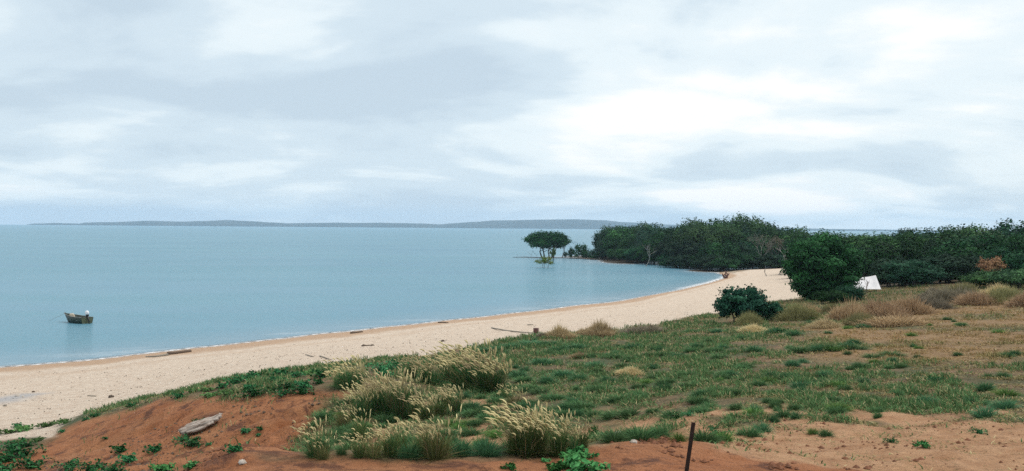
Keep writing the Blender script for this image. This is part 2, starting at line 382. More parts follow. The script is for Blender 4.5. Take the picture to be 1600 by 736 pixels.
def ground_mat():
    m, b, _ = newmat('ground_soil_and_sand')
    g = N('ShaderNodeNewGeometry'); v = g.outputs['Position']
    big = noise(.35, 5, .6, v); med = noise(1.6, 6, .65, v); fine = noise(9, 5, .7, v); vfine = noise(34, 3, .7, v); foot = noise(3.2, 3, .6, v)
    # dune soil under the grass
    soil = mixc(ramp(med, [(.35, 0), (.62, 1)], 'LINEAR'), (.085, .062, .036), (.21, .14, .085))
    soil = mixc(ramp(big, [(.42, 0), (.6, 1)], 'LINEAR'), soil, (.065, .082, .042))
    # beach
    sand = mixc(ramp(med, [(.3, 0), (.7, 1)], 'LINEAR'), (.475, .395, .32), (.60, .535, .455))
    sand = mixc(ramp(fine, [(.32, .75), (.50, 0)], 'LINEAR'), sand, (.38, .26, .20))
    sand = mixc(ramp(vfine, [(.62, 0), (.72, .6)], 'LINEAR'), sand, (.74, .69, .6))
    sand = mixc(ramp(vfine, [(.28, .55), (.36, 0)], 'LINEAR'), sand, (.25, .17, .12))
    sand = mixc(ramp(foot, [(.36, .55), (.47, 0)], 'LINEAR'), sand, (.42, .33, .26))
    # red earth
    red = mixc(ramp(med, [(.33, 0), (.66, 1)], 'LINEAR'), (.205, .075, .031), (.345, .15, .072))
    red = mixc(ramp(big, [(.4, 0), (.65, .6)], 'LINEAR'), red, (.32, .165, .085))
    red = mixc(ramp(fine, [(.33, .75), (.45, 0)], 'LINEAR'), red, (.085, .036, .022))
    red = mixc(ramp(noise(1.1, 6, .7, v, .6), [(.38, .9), (.47, 0)], 'LINEAR'), red, (.095, .042, .027))
    # trampled pale earth
    bare = mixc(ramp(med, [(.3, 0), (.7, 1)], 'LINEAR'), (.30, .16, .085), (.45, .28, .165))
    bare = mixc(ramp(fine, [(.34, .6), (.46, 0)], 'LINEAR'), bare, (.15, .085, .055))
    rust = mixc(ramp(med, [(.3, 0), (.7, 1)], 'LINEAR'), (.18, .115, .06), (.27, .185, .105))
    c = mixc(attr('rust'), soil, rust); c = mixc(attr('bare'), c, bare); c = mixc(attr('red'), c, red); c = mixc(attr('sand'), c, sand)
    # height bands by the water: damp sand, ochre tide line
    damp = mathn('MULTIPLY', attr('damp'), attr('sand'))
    c = mixc(damp, c, (.38, .26, .17)); c = mixc(attr('wet'), c, (.36, .36, .37)); c = mixc(attr('litter'), c, (.05, .042, .03))
    Lk(c, b.inputs['Base Color']); b.inputs['Specular IOR Level'].default_value = .2
    Lk(mathn('SUBTRACT', .95, mathn('MULTIPLY', attr('damp'), .35)), b.inputs['Roughness'])
    h = mathn('ADD', mathn('MULTIPLY', med, 1.0), mathn('ADD', mathn('MULTIPLY', fine, .5), mathn('MULTIPLY', vfine, .2)))
    bump(b, h, 1.0, .18); return m
M['ground'] = ground_mat()

def water_mat():
    m, b, out = newmat('bay_water')
    g = N('ShaderNodeNewGeometry'); v = g.outputs['Position']
    mp = N('ShaderNodeMapping'); mp.inputs['Scale'].default_value = (.55, 1, 1); mp.inputs['Rotation'].default_value = (0, 0, .25); Lk(v, mp.inputs[0])
    w1 = noise(.9, 4, .6, mp.outputs[0], .3); w2 = noise(4.5, 3, .6, mp.outputs[0]); w3 = noise(.02, 4, .6, mp.outputs[0])
    c = mixc(ramp(w3, [(.35, 0), (.65, 1)], 'LINEAR'), (.075, .210, .305), (.105, .252, .348))
    mp2 = N('ShaderNodeMapping'); mp2.inputs['Scale'].default_value = (.25, 1, 1); mp2.inputs['Rotation'].default_value = (0, 0, -.12); Lk(v, mp2.inputs[0])
    patch = ramp(noise(.035, 5, .6, mp2.outputs[0], .4), [(.40, 0), (.60, 1)], 'LINEAR')
    c = mixc(mathn('MULTIPLY', patch, .45), c, (.115, .27, .345))
    c = mixc(mathn('MULTIPLY', attr('shallow'), .7), c, (.17, .27, .35))
    foam = mathn('MULTIPLY', attr('foam'), ramp(noise(1.8, 5, .65, v), [(.34, 0), (.55, 1)], 'LINEAR'))
    c = mixc(foam, c, (.80, .80, .82)); Lk(c, b.inputs['Base Color'])
    b.inputs['Specular IOR Level'].default_value = 0; b.inputs['Roughness'].default_value = .8
    h = mathn('ADD', mathn('MULTIPLY', w1, 1.0), mathn('MULTIPLY', w2, .45)); bn = bump(b, h, 1.0, .30); Lk(mathn('ADD', .5, mathn('MULTIPLY', patch, .5)), bn.inputs['Strength'])
    gl = N('ShaderNodeBsdfGlossy'); gl.inputs['Roughness'].default_value = .13; Lk(bn.outputs[0], gl.inputs['Normal'])
    fr = N('ShaderNodeFresnel'); fr.inputs[0].default_value = 1.33; Lk(bn.outputs[0], fr.inputs['Normal'])
    fac = mathn('MULTIPLY', mathn('MINIMUM', fr.outputs[0], .40), mathn('SUBTRACT', 1.0, foam))
    mg = N('ShaderNodeMixShader'); Lk(fac, mg.inputs[0]); Lk(b.outputs[0], mg.inputs[1]); Lk(gl.outputs[0], mg.inputs[2])
    tr = N('ShaderNodeBsdfTransparent'); ma = N('ShaderNodeMixShader'); Lk(mathn('MAXIMUM', attr('opaque'), foam, clamp=True), ma.inputs[0])
    Lk(tr.outputs[0], ma.inputs[1]); Lk(mg.outputs[0], ma.inputs[2]); Lk(ma.outputs[0], out.inputs[0])
    return m
M['water'] = water_mat()

# ------------------------------------------------------------------ the ground: one sheet
th_f = np.linspace(math.radians(-40), math.radians(40), 640)
th_c = np.linspace(math.radians(40), math.radians(320), 90)[1:-1]
th = np.concatenate([th_f, th_c]); NT = len(th)
rr = np.concatenate([[.4, 1, 2, 3], np.exp(np.linspace(math.log(4), math.log(110), 520)), np.exp(np.linspace(math.log(111), math.log(420), 150)), [520, 700, 1000, 1500, 2900]])
TT, RR = np.meshgrid(th, rr); GX = (np.sin(TT) * RR).ravel(); GY = (np.cos(TT) * RR).ravel()
GZ = ground(GX, GY)
# to the left and behind, the bluff runs on; far seabed stays flat
GZ = np.where(RR.ravel() > 1400, np.minimum(GZ, 2), GZ)
mk = masks(GX, GY)
cols_i = np.arange(len(rr) - 1)[:, None] * NT + np.arange(NT)[None, :]
nx = (np.arange(NT) + 1) % NT
q0 = np.arange(len(rr) - 1)[:, None] * NT
quads = np.stack([q0 + np.arange(NT), q0 + NT + np.arange(NT), q0 + NT + nx, q0 + nx], -1).reshape(-1, 4)[:, ::-1]
hub = len(GX); tris = np.stack([np.full(NT, hub), nx, np.arange(NT)], 1)[:, ::-1]
V = np.stack([np.append(GX, 0), np.append(GY, 0), np.append(GZ, float(ground(np.array([0.]), np.array([.4]))[0]))], 1)
ap = lambda a: np.append(a, a[0])
dn = .10 * (fbm(GX / 2.5, GY / 2.5, 12, 3) - .5)
damp = 1 - sstep(.17, .31, GZ + dn * 1.2)
bp = np.exp(-((GZ - .46 - dn * 2) / .05) ** 2) * .3
# leaf litter inside the woodland
LIT = []
for px, py, z in [(870, 404, 0), (900, 407, 0), (930, 411, 0), (1000, 418, 0), (1080, 427, 0), (1128, 425.5, .2), (1160, 421, .5), (1200, 419, .6), (1250, 419.5, .8)]:
    q = unproj(px, py, z * S); LIT.append((math.atan2(q[0], q[1]) * 2.2, math.log(math.hypot(q[0], q[1]))))
LIT = np.array(LIT); LIT = addr(LIT, 1310, 130); LIT = addr(LIT, 1420, 128); LIT = addr(LIT, 1500, 140); LIT = addr(LIT, 1600, 140); LIT = addr(LIT, 1900, 130)
LIT = addr(LIT, 1900, 600); LIT = addr(LIT, 930, 600)
lit = inside(LIT, GX, GY, .05, 6, .01)
me = mesh_np('ground', V, quads, tris, [M['ground']], attrs={**{k: ap(v) for k, v in mk.items()}, 'damp': ap(np.maximum(damp, bp)), 'litter': ap(lit)})
tag(link('ground', me), 'sandy beach curving round a bay below a grassy dune with red earth', kind='structure')

# ------------------------------------------------------------------ water sheet
rw = np.concatenate([np.exp(np.linspace(math.log(30), math.log(420), 420)), np.exp(np.linspace(math.log(430), math.log(9000), 40))])
thw = np.linspace(math.radians(-75), math.radians(75), 760)
TT, RR = np.meshgrid(thw, rw); X = (np.sin(TT) * RR).ravel(); Y = (np.cos(TT) * RR).ravel()
D = -ground(X, Y); D = np.where(RR.ravel() > 1400, 6, D)
n = len(thw); qi = np.arange(len(rw) - 1)[:, None] * n + np.arange(n - 1)
quads = np.stack([qi, qi + 1, qi + n + 1, qi + n], -1).reshape(-1, 4)
keep = D[quads].max(1) > -.25; quads = quads[keep]
used, inv = np.unique(quads, return_inverse=True); quads = inv.reshape(-1, 4)
X, Y, D = X[used], Y[used], D[used]
wv = .03 * (fbm(X / 5, Y / 5, 44, 3) - .5)
streak = sstep(.56, .66, fbm((X + Y * .3) / 9, (Y - X * .35) / 1.6, 21, 3)) * sstep(.5, .15, D) * sstep(.06, .12, D) * .16
tipf = sstep(1020, 1100, np.arctan2(X, Y) * F + 800) * np.exp(-((D + wv * 2 - .09) / .09) ** 2) * .9 * (np.hypot(X, Y) < 215)
foam = np.clip(np.exp(-((D + wv * .6 - .03) / .028) ** 2) + streak + tipf, 0, 1)
R_ = np.hypot(X, Y)
me = mesh_np('water', np.stack([X, Y, np.zeros_like(X)], 1), quads, None, [M['water']],
             attrs={'shallow': 1 - sstep(.0, 1.0, D), 'foam': foam, 'opaque': sstep(-.01, .10, D)})
tag(link('water', me), 'calm pale turquoise bay water', kind='structure')

# ------------------------------------------------------------------ far coast
def far_coast():
    prof = [(40, 0), (52, 2.2), (85, 3.2), (125, 2.4), (132, 4.2), (180, 5.5), (225, 8), (290, 7), (355, 10), (400, 8), (450, 5.5), (520, 7), (600, 7.6), (640, 7), (690, 6), (725, 9), (770, 12.5),
            (850, 15), (900, 15.5), (945, 14.5), (970, 12), (1010, 10), (1060, 7.5), (1120, 5), (1250, 3.5), (1330, 3), (1440, 2.2), (1600, 2), (1900, 1)]
    px = np.arange(40, 1900, 4.0); h = np.interp(px, [p[0] for p in prof], [p[1] for p in prof])
    h = h + .5 * (fbm(px / 22, px * 0, 3, 4) - .5) * np.minimum(h, 2)
    R = 7200.0; vs = []; nrow = 7
    for j, (dr, hf) in enumerate([(0, 0), (60, .5), (300, .8), (700, 1.0), (1100, .9), (1400, .5), (1600, -.05)]):
        a = np.arctan2(px - 800, F); r = R / np.cos(a) * 1.0 + dr + 60 * (fbm(px / 60, px * 0, 9, 3) - .5)
        z = h * R / F * hf * 1.05 + (0 if j else -1) + H / R * dr * .0
        vs.append(np.stack([np.sin(a) * r, np.cos(a) * r, z], 1))
    V = np.concatenate(vs); m = len(px); qi = np.arange(nrow - 1)[:, None] * m + np.arange(m - 1)
    q = np.stack([qi, qi + 1, qi + m + 1, qi + m], -1).reshape(-1, 4)
    mat = simple('far_woodland', (.045, .06, .05), (.03, .045, .04), 1, .004, spec=.1)
    return mesh_np('hills', V, q, None, [mat])
tag(link('hills', far_coast()), 'low wooded far shore across the bay, faded blue', kind='structure')

# ------------------------------------------------------------------ haze
hb = MB(); hb.box((0, 3100, 62), (18600, 12400, 144))      # z from -10 to 134, the whole scene inside
hz = hb.build('haze', None, smooth=False) if False else None
me = bpy.data.meshes.new('haze'); me.from_pydata(hb.v, [], hb.f); me.update()
hm = bpy.data.materials.new('haze_air'); hm.use_nodes = True; t_ = hm.node_tree; t_.nodes.clear()
pv = t_.nodes.new('ShaderNodeVolumePrincipled'); pv.inputs['Color'].default_value = (.56, .77, 1.0, 1); pv.inputs['Density'].default_value = 8.5e-5
pv.inputs['Anisotropy'].default_value = .2
oo = t_.nodes.new('ShaderNodeOutputMaterial'); t_.links.new(pv.outputs[0], oo.inputs['Volume']); me.materials.append(hm)
tag(link('haze', me), 'thin bluish sea haze', kind='stuff')

# ------------------------------------------------------------------ leaves, blades
def norm(a): return a / np.maximum(np.linalg.norm(a, axis=-1, keepdims=True), 1e-9)
def leaf_cloud(blobs, n, size, c_lo, c_hi, r, shell=3.0, flat=.0, aspect=.55):
    """blobs: (x,y,z, rx,ry,rz); returns verts, quads, colours"""
    B = np.array(blobs, float); wgt = (B[:, 3] * B[:, 4] + B[:, 3] * B[:, 5] + B[:, 4] * B[:, 5]); wgt /= wgt.sum()
    bi = r.choice(len(B), n, p=wgt); d = norm(r.normal(size=(n, 3))); u = r.random(n) ** (1 / shell)
    lump = 1 + .22 * np.sin(d[:, 0] * 5 + bi) * np.cos(d[:, 1] * 6 - bi) + .12 * np.sin(d[:, 2] * 9 + bi * 2) + r.normal(size=n) * .04
    p = B[bi, :3] + d * B[bi, 3:6] * (u * lump)[:, None]
    nrm_ = norm(d + r.normal(size=(n, 3)) * .24 + np.array([0, 0, flat]))
    t = norm(np.cross(nrm_, r.normal(size=(n, 3)))); b = np.cross(nrm_, t)
    s = size * (.6 + .8 * r.random(n))[:, None]
    V = np.stack([p - t * s, p + b * s * aspect, p + t * s, p - b * s * aspect], 1).reshape(-1, 3)
    Q = np.arange(4 * n).reshape(n, 4)
    k = np.clip(.80 * r.random(len(B))[bi] ** 1.4 + .35 * r.random(n) + r.normal(size=n) * .08, 0, 1)[:, None]
    c = np.array(c_lo) * (1 - k) + np.array(c_hi) * k
    return V, Q, np.repeat(c, 4, 0)
def blades(base, h, w, lean, col, tipcol=None, r=rng, curve=1.0):
    """base (n,3), h,w (n), lean (n,2) horizontal tip offset"""
    n = len(base); a = r.random(n) * math.tau; wd = np.stack([np.cos(a), np.sin(a), a * 0], 1) * (w / 2)[:, None]
    L = np.concatenate([lean, np.zeros((n, 1))], 1); up = np.zeros((n, 3)); up[:, 2] = h
    mid = base + up * .6 + L * (.3 if curve else .6); tip = base + up + L
    V = np.stack([base - wd * .6, base + wd * .6, mid + wd, mid - wd, tip], 1).reshape(-1, 3)
    i = np.arange(n)[:, None] * 5; Q = i + np.array([0, 1, 2, 3]); T = i + np.array([3, 2, 4])
    tipcol = col if tipcol is None else tipcol
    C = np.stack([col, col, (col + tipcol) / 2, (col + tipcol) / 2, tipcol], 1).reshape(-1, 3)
    return V, Q, T, C
def join(parts):
    Vs, Qs, Ts, Cs, b = [], [], [], [], 0
    for p in parts:
        V, Q, T, C = p; Vs.append(V); Cs.append(C)
        if Q is not None and len(Q): Qs.append(Q + b)
        if T is not None and len(T): Ts.append(T + b)
        b += len(V)
    return np.concatenate(Vs), (np.concatenate(Qs) if Qs else None), (np.concatenate(Ts) if Ts else None), np.concatenate(Cs)

G_LO, G_HI = (.006, .030, .016), (.030, .100, .038)
def limb_path(a, b, n=5, wob=.12, r=random):
    a = Vector(a); b = Vector(b); L = (b - a).length; pts = []
    for i in range(n + 1):
        t = i / n; p = a.lerp(b, t); k = math.sin(t * math.pi) * wob * L
        pts.append(p + Vector((r.uniform(-1, 1) * k, r.uniform(-1, 1) * k, r.uniform(-.5, .8) * k)))
    return pts

def tree_proto(name, height, width, leafsize, nleaf, seed, trunks=1, crown_lo=.15, nblob=16, lo=G_LO, hi=G_HI, trunk_r=.12, mat='greybark', blob=.26, dome=True, depth=None, shell=3):
    """a tree of unit placement: origin at the base; parts trunk and crown"""
    r = np.random.default_rng(seed); rs = random.Random(seed)
    root = empty(name); mb = MB(); blobs = []
    depth = depth or width
    zc_ = height * (crown_lo + 1) / 2; rz_ = height * (1 - crown_lo) / 2
    for i in range(nblob):
        a = math.tau * (i * .618 + rs.random() * .1); t = (i + .5) / nblob
        zz = -1 + 2 * t if not dome else -.75 + 1.6 * t
        zz += rs.uniform(-.12, .12); q = math.sqrt(max(0, 1 - zz * zz)) * rs.uniform(.6, .86)
        br = blob * rs.uniform(.55, 1.35)
        blobs.append((math.cos(a) * q * width / 2, math.sin(a) * q * depth / 2, zc_ + zz * rz_ * (1 - blob * .8), width * br * .62, depth * br * .62, height * br * .5))
    blobs.append((0, 0, zc_, width * .27, depth * .27, rz_ * .55))
    for k in range(trunks):
        a = math.tau * k / max(trunks, 1) + rs.random(); off = (0 if trunks == 1 else width * .12)
        bx, by = math.cos(a) * off, math.sin(a) * off
        top = (bx * 1.6, by * 1.6, zc_ * .95); path = limb_path((bx, by, -.3), top, 5, .05, rs)
        mb.tube(path, [trunk_r * (1.25 - .9 * j / 5) for j in range(6)], 7)
        for j in range(7 if trunks == 1 else 4):
            bl = rs.choice(blobs); st = path[rs.choice((2, 3, 4))]
            mb.tube(limb_path(st, bl[:3], 4, .10, rs), [trunk_r * (.5 - .1 * i) for i in range(5)], 5)
    mb.build('trunk', M[mat], root)
    V, Q, C = leaf_cloud(blobs, nleaf, leafsize, lo, hi, r, shell, .3)
    # sprigs that break the outline
    ns = nleaf // 9; bi = r.integers(0, len(blobs), ns); B = np.array(blobs)[bi]; d = norm(r.normal(size=(ns, 3)) + np.array([0, 0, .5]))
    sp = B[:, :3] + d * B[:, 3:6] * 1.08
    parts = [(V, Q, None, C)]
    for j in range(3):
        p = sp + d * leafsize * (j * .9 - .3) + r.normal(size=(ns, 3)) * leafsize * .5
        nn = norm(r.normal(size=(ns, 3))); t = norm(np.cross(nn, d)); b = np.cross(nn, t); s = leafsize * .8
        V2 = np.stack([p - t * s, p + b * s * .5, p + t * s, p - b * s * .5], 1).reshape(-1, 3)
        k = r.random(ns)[:, None]; c = np.array(lo) * (1 - k) + np.array(hi) * k
        parts.append((V2, np.arange(4 * ns).reshape(ns, 4), None, np.repeat(c, 4, 0)))
    V, Q, T, C = join(parts); link('crown', mesh_np('crown', V, Q, T, [M['leaf']], C, smooth=False), root)
    return root
def bare_tree(name, height, width, seed, mat='palebark', trunk_r=.12, lean=0, twigs=True, levels=4, leafy=0, lo=(.09, .08, .06), hi=(.17, .15, .12)):
    rs = random.Random(seed); root = empty(name); mb = MB(); tips = []
    def grow(p, d, L, r, lev):
        pts = [p]; q = Vector(p); dd = Vector(d)
        for i in range(4):
            dd = (dd + Vector((rs.uniform(-.22, .22), rs.uniform(-.22, .22), rs.uniform(-.05, .16)))).normalized(); q = q + dd * L / 4; pts.append(q.copy())
        mb.tube(pts, [r * (1 - .12 * i) for i in range(5)], 5 if lev else 7, caps=lev < 2)
        if lev >= levels: tips.append(q.copy()); return
        for k in range(3 if lev < 3 else 2):
            a = rs.random() * math.tau; sp = rs.uniform(.4, .85)
            nd_ = (dd + Vector((math.cos(a) * sp * width / height * 1.6, math.sin(a) * sp * width / height * 1.6, rs.uniform(-.1, .35)))).normalized()
            grow(pts[rs.choice((2, 3, 4, 4))], nd_, L * rs.uniform(.55, .78), r * .55, lev + 1)
    grow(Vector((0, 0, -.2)), Vector((lean, 0, 1)).normalized(), height * .42, trunk_r, 0)
    mb.build('trunk', M[mat], root)
    if leafy:
        r = np.random.default_rng(seed); tp = np.array([tuple(t) for t in tips]); idx = r.integers(0, len(tp), leafy)
        p = tp[idx] + r.normal(size=(leafy, 3)) * width * .06; nn = norm(r.normal(size=(leafy, 3))); t = norm(np.cross(nn, r.normal(size=(leafy, 3)))); b = np.cross(nn, t); s = height * .022
        V = np.stack([p - t * s, p + b * s * .5, p + t * s, p - b * s * .5], 1).reshape(-1, 3); k = r.random(leafy)[:, None]
        link('crown', mesh_np('crown', V, np.arange(4 * leafy).reshape(-1, 4), None, [M['leaf']], np.repeat(np.array(lo) * (1 - k) + np.array(hi) * k, 4, 0), smooth=False), root)
    return root
def place(root, px, py=None, z=None, r=None, rz=None, scale=1.0, label=None, cat=None, group=None, zoff=0, sxyz=None):
    """stand a thing on the ground where the sight line through (px,py) meets it, or on bearing px at distance r"""
    if r is not None:
        a = math.atan2(px - 800, F); x, y = math.sin(a) * r, math.cos(a) * r; g = max(float(ground(np.array([x]), np.array([y]))[0]), 0)
    else:
        q = hit(px, py) if z is None else unproj(px, py, z); x, y = q[0], q[1]; g = float(ground(np.array([x]), np.array([y]))[0]) if z is None else z
    root.location = (x, y, g + zoff); root.rotation_euler = (0, 0, random.random() * math.tau if rz is None else rz)
    root.scale = sxyz or (scale,) * 3
    tag(root, label, cat, group); return root

# ------------------------------------------------------------------ mangroves in the water
umb = tree_proto('mangrove_tree', 8.6, 16.5, .28, 10500, 11, trunks=5, crown_lo=.32, nblob=44, trunk_r=.22, mat='bark', blob=.23, depth=10, lo=(.006, .034, .014), hi=(.024, .095, .028))
place(umb, 856, 402.5, z=0, rz=.35, label='largest mangrove standing alone in the bay, umbrella crown on several dark trunks', cat='tree')
t = bare_tree('mangrove_tree', 8.0, 4.2, 5, 'bark', .16, .28, levels=3, leafy=1100, lo=(.015, .05, .03), hi=(.05, .10, .05))
place(t, 878, 402.5, z=0, rz=0, label='thin open mangrove leaning right beside the umbrella shaped one', cat='tree')
sap = tree_proto('mangrove_sapling', 2.9, 4.8, .18, 700, 21, trunks=3, crown_lo=.2, nblob=9, trunk_r=.05, mat='bark', blob=.26, lo=(.07, .13, .03), hi=(.16, .21, .06))
place(sap, 852, 418.5, z=0, label='yellow green mangrove sapling in the water in front of the umbrella shaped tree', cat='sapling')
sp2 = tree_proto('mangrove_sapling', 4.6, 1.9, .2, 300, 23, trunks=2, crown_lo=.3, nblob=6, trunk_r=.05, mat='bark', blob=.3, lo=(.05, .11, .03), hi=(.10, .17, .05))
place(sp2, 864, 411, z=0, label='slim upright yellow green sapling just right of the low one in the bay', cat='sapling')
mbush = tree_proto('mangrove_bush', 4.2, 5.5, .24, 1100, 31, trunks=2, crown_lo=.0, nblob=10, trunk_r=.08, mat='bark', blob=.3)
for i, (px, py, hpx, wpx, lb) in enumerate([(907, 404, 24, 24, 'tallest dark bush between the umbrella mangrove and the forest'), (893, 403, 17, 12, 'narrow dark mangrove bush left of the tallest one in the gap'),
                                       (917, 404, 12, 18, 'low dark mangrove bush nearest the left end of the forest'), (930, 405, 11, 22, 'wide low mangrove bush touching the left foot of the forest'), (884, 402, 9, 9, 'tiny mangrove bush at the foot of the leaning thin tree')]):
    b = mbush if i == 0 else copy_tree(mbush); q = unproj(px, py, 0); s = msize(hpx, q[1]) / 4.2
    place(b, px, py, z=0, sxyz=(msize(wpx, q[1]) / 5.5,) * 2 + (s,), label=lb, cat='bush')
tw = bare_tree('mangrove_seedling', 3.0, 2.2, 8, 'bark', .035, levels=2, leafy=60, lo=(.03, .06, .04), hi=(.06, .09, .06))
for i, (px, py, s, lb) in enumerate([(830, 402, 1.0, 'spindly seedling left of the umbrella mangrove'), (838, 402.5, .8, 'shorter spindly seedling close under the umbrella mangrove crown'), (921, 400, 1.5, 'tall twiggy seedling with flat top beside the dark bushes'),
                                     (808, 401.5, .45, 'tiny stump like seedling farthest left on the mud bar')]):
    b = tw if i == 0 else copy_tree(tw); place(b, px, py, z=0, scale=s, label=lb, cat='seedling')
# exposed mud bar that carries them
bar = MB(); path = []
for px, py in [(803, 402.2), (820, 401.8), (842, 402.6), (866, 403), (890, 403.4), (915, 404.5), (940, 406)]:
    q = unproj(px, py, 0); path.append((q[0], q[1], .02))
bar.tube(path, [.6, 1.1, 1.3, 1.7, 1.9, 2.2, 2.6], 10, squash=.10, wob=.25)
tag(bar.build('mud_bar', simple('dark_mud', (.07, .06, .05), (.04, .035, .03), .8, .8)), 'dark mud bar under the mangroves', kind='structure')

# ------------------------------------------------------------------ the forest: single trees
protos = [tree_proto('forest_tree', 8, 8, .24, 4200, 100 + i, trunks=(1, 2, 1, 3, 1, 2)[i], crown_lo=(.05, .12, .2, .0, .1, .25)[i], nblob=(15, 18, 13, 20, 16, 12)[i], trunk_r=.17,
                     blob=(.3, .26, .34, .24, .3, .36)[i], mat=('greybark', 'bark')[i % 2],
                     lo=[(.005, .026, .014), (.006, .030, .017), (.007, .032, .014), (.008, .032, .022), (.006, .028, .012), (.010, .038, .018)][i],
                     hi=[(.022, .085, .034), (.025, .082, .042), (.055, .145, .045), (.038, .085, .052), (.028, .095, .030), (.065, .14, .055)][i]) for i in range(6)]
used = set()
def forest(px, r, hm, wm, label, group, k=None, zoff=-.3):
    k = random.randrange(6) if k is None else k
    p = protos[k] if k not in used else copy_tree(protos[k]); used.add(k)
    place(p, px, r=r, sxyz=(wm / 8, wm / 8 * random.uniform(.85, 1.1), hm / 8), label=label, cat='tree', group=group, zoff=zoff); return p
SK = [(925, 372), (935, 358), (950, 352), (990, 350), (1020, 349), (1050, 350), (1090, 346), (1120, 342), (1170, 344), (1215, 348), (1240, 354), (1270, 361), (1300, 364), (1340, 366), (1370, 362),
      (1395, 358), (1430, 359), (1460, 362), (1485, 357), (1510, 354), (1540, 352), (1580, 347), (1620, 348), (1700, 345)]
def sky_h(px, r, g):     # tree height that reaches the skyline at this bearing
    y = np.interp(px, [a for a, b in SK], [b for a, b in SK]); c = math.cos(math.atan2(px - 800, F))
    yh = 354.7 + (px - 800) * .0075
    return (H + (yh - y) / F * r * c) - g
def front(px):           # distance of the forest's front edge
    tab = [(930, 404.5, .1), (960, 408, .1), (1000, 412, .1), (1050, 418, .1), (1090, 422, .1), (1130, 422, .4), (1180, 419, .6), (1240, 419, .8)]
    return np.interp(px, [a for a, b, c in tab], [math.hypot(*unproj(a, b, c * S)[:2]) for a, b, c in tab])
LB = 'dark green tree in the waterside mangrove wood between the bay and the sand'
for row, (dr, frac, step, w) in enumerate([(3, .44, 20, 7.0), (14, .68, 20, 8.5), (28, .90, 23, 10.5), (44, 1.07, 25, 12), (62, 1.03, 30, 12)]):
    px = 938 + row * 5
    while px < 1262:
        r = float(front(min(px, 1240))) + dr + random.uniform(-3, 3)
        a = math.atan2(px - 800, F); g = max(float(ground(np.array([math.sin(a) * r]), np.array([math.cos(a) * r]))[0]), 0)
        hh = sky_h(px, r, g) * frac * random.uniform(.82, 1.06)
        if row == 0: hh *= np.interp(px, [938, 1000, 1120, 1260], [1.05, 1.0, .8, .95])
        lb = ['low mangrove in the front row of the wood by the bay,', 'dark green tree in the second row of the mangrove wood', 'tall dark tree in the middle of the mangrove wood',
              'tree forming the skyline of the mangrove wood', 'hindmost tree showing above the mangrove wood'][row]
        gp = ['front row of the mangrove wood', 'second row of the mangrove wood', 'middle of the mangrove wood', 'skyline trees of the mangrove wood', 'hindmost trees of the mangrove wood'][row]
        th_ = 'towards its left end' if px < 1030 else 'near its middle' if px < 1140 else 'towards the sand'
        forest(px, r, hh, w * random.uniform(.7, 1.25), lb + ' ' + th_, gp + ', ' + th_, random.choice((0, 3, 4)) if row < 2 else None)
        px += step * random.uniform(.8, 1.2)
# right-hand wood on the dune
for row, (r0, frac, step, w) in enumerate([(132, .60, 34, 6.0), (146, .85, 32, 7.5), (168, 1.0, 30, 8.5), (200, 1.05, 34, 10.5)]):
    px = [1395, 1375, 1290, 1262][row]
    while px < 1720:
        r = r0 + random.uniform(-4, 4); a = math.atan2(px - 800, F); g = float(ground(np.array([math.sin(a) * r]), np.array([math.cos(a) * r]))[0])
        hh = sky_h(px, r, g) * frac * random.uniform(.80, 1.08)
        lb = ['low tree at the front of the right hand wood', 'dark tree in the second row of the right hand wood', 'dark tree high in the right hand wood', 'skyline tree at the back of the right hand wood'][row]
        gp = ['front of the right hand wood', 'second row of the right hand wood', 'middle of the right hand wood', 'skyline of the right hand wood'][row]
        th_ = 'left part' if px < 1430 else 'middle' if px < 1540 else 'right part'
        forest(px, r, hh, w * random.uniform(.7, 1.3), lb + ', in its ' + th_, gp + ', ' + th_, random.choice((0, 3, 4)) if row < 2 else None)
        px += step * random.uniform(.8, 1.25)
forest(1362, 150, 5.6, 8.5, 'round mid green tree behind the white tent', None, 3)
forest(1428, 124, 3.6, 6.2, 'rounded dark green bush right of the white tent', None, 1)['category'] = 'bush'
forest(1399, 130, 3.2, 4.4, 'dark bush touching the right edge of the white tent', None, 4)['category'] = 'bush'
forest(1262, 178, 5.6, 6, 'tree left behind the big round tree at the sand edge', None, 0)
forest(1555, 112, 2.0, 6.5, 'low green bush below the rust coloured bush', None, 2)['category'] = 'bush'
forest(1590, 108, 2.2, 5.0, 'low green bush at the right edge of the photo', None, 5)['category'] = 'bush'
forest(1330, 96, 1.9, 3.0, 'low dark scrub between the big round tree and the white tent', None, 1)['category'] = 'bush'
forest(1300, 93, 1.6, 3.4, 'low dark scrub under the right side of the big round tree', None, 4)['category'] = 'bush'
rb = tree_proto('rust_coloured_bush', 2.4, 2.9, .12, 1800, 61, trunks=2, crown_lo=.1, nblob=9, trunk_r=.05, lo=(.12, .06, .04), hi=(.26, .15, .09))
place(rb, 1549, r=116, label='rust brown dry bush against the dark right hand wood', cat='bush', zoff=.9)

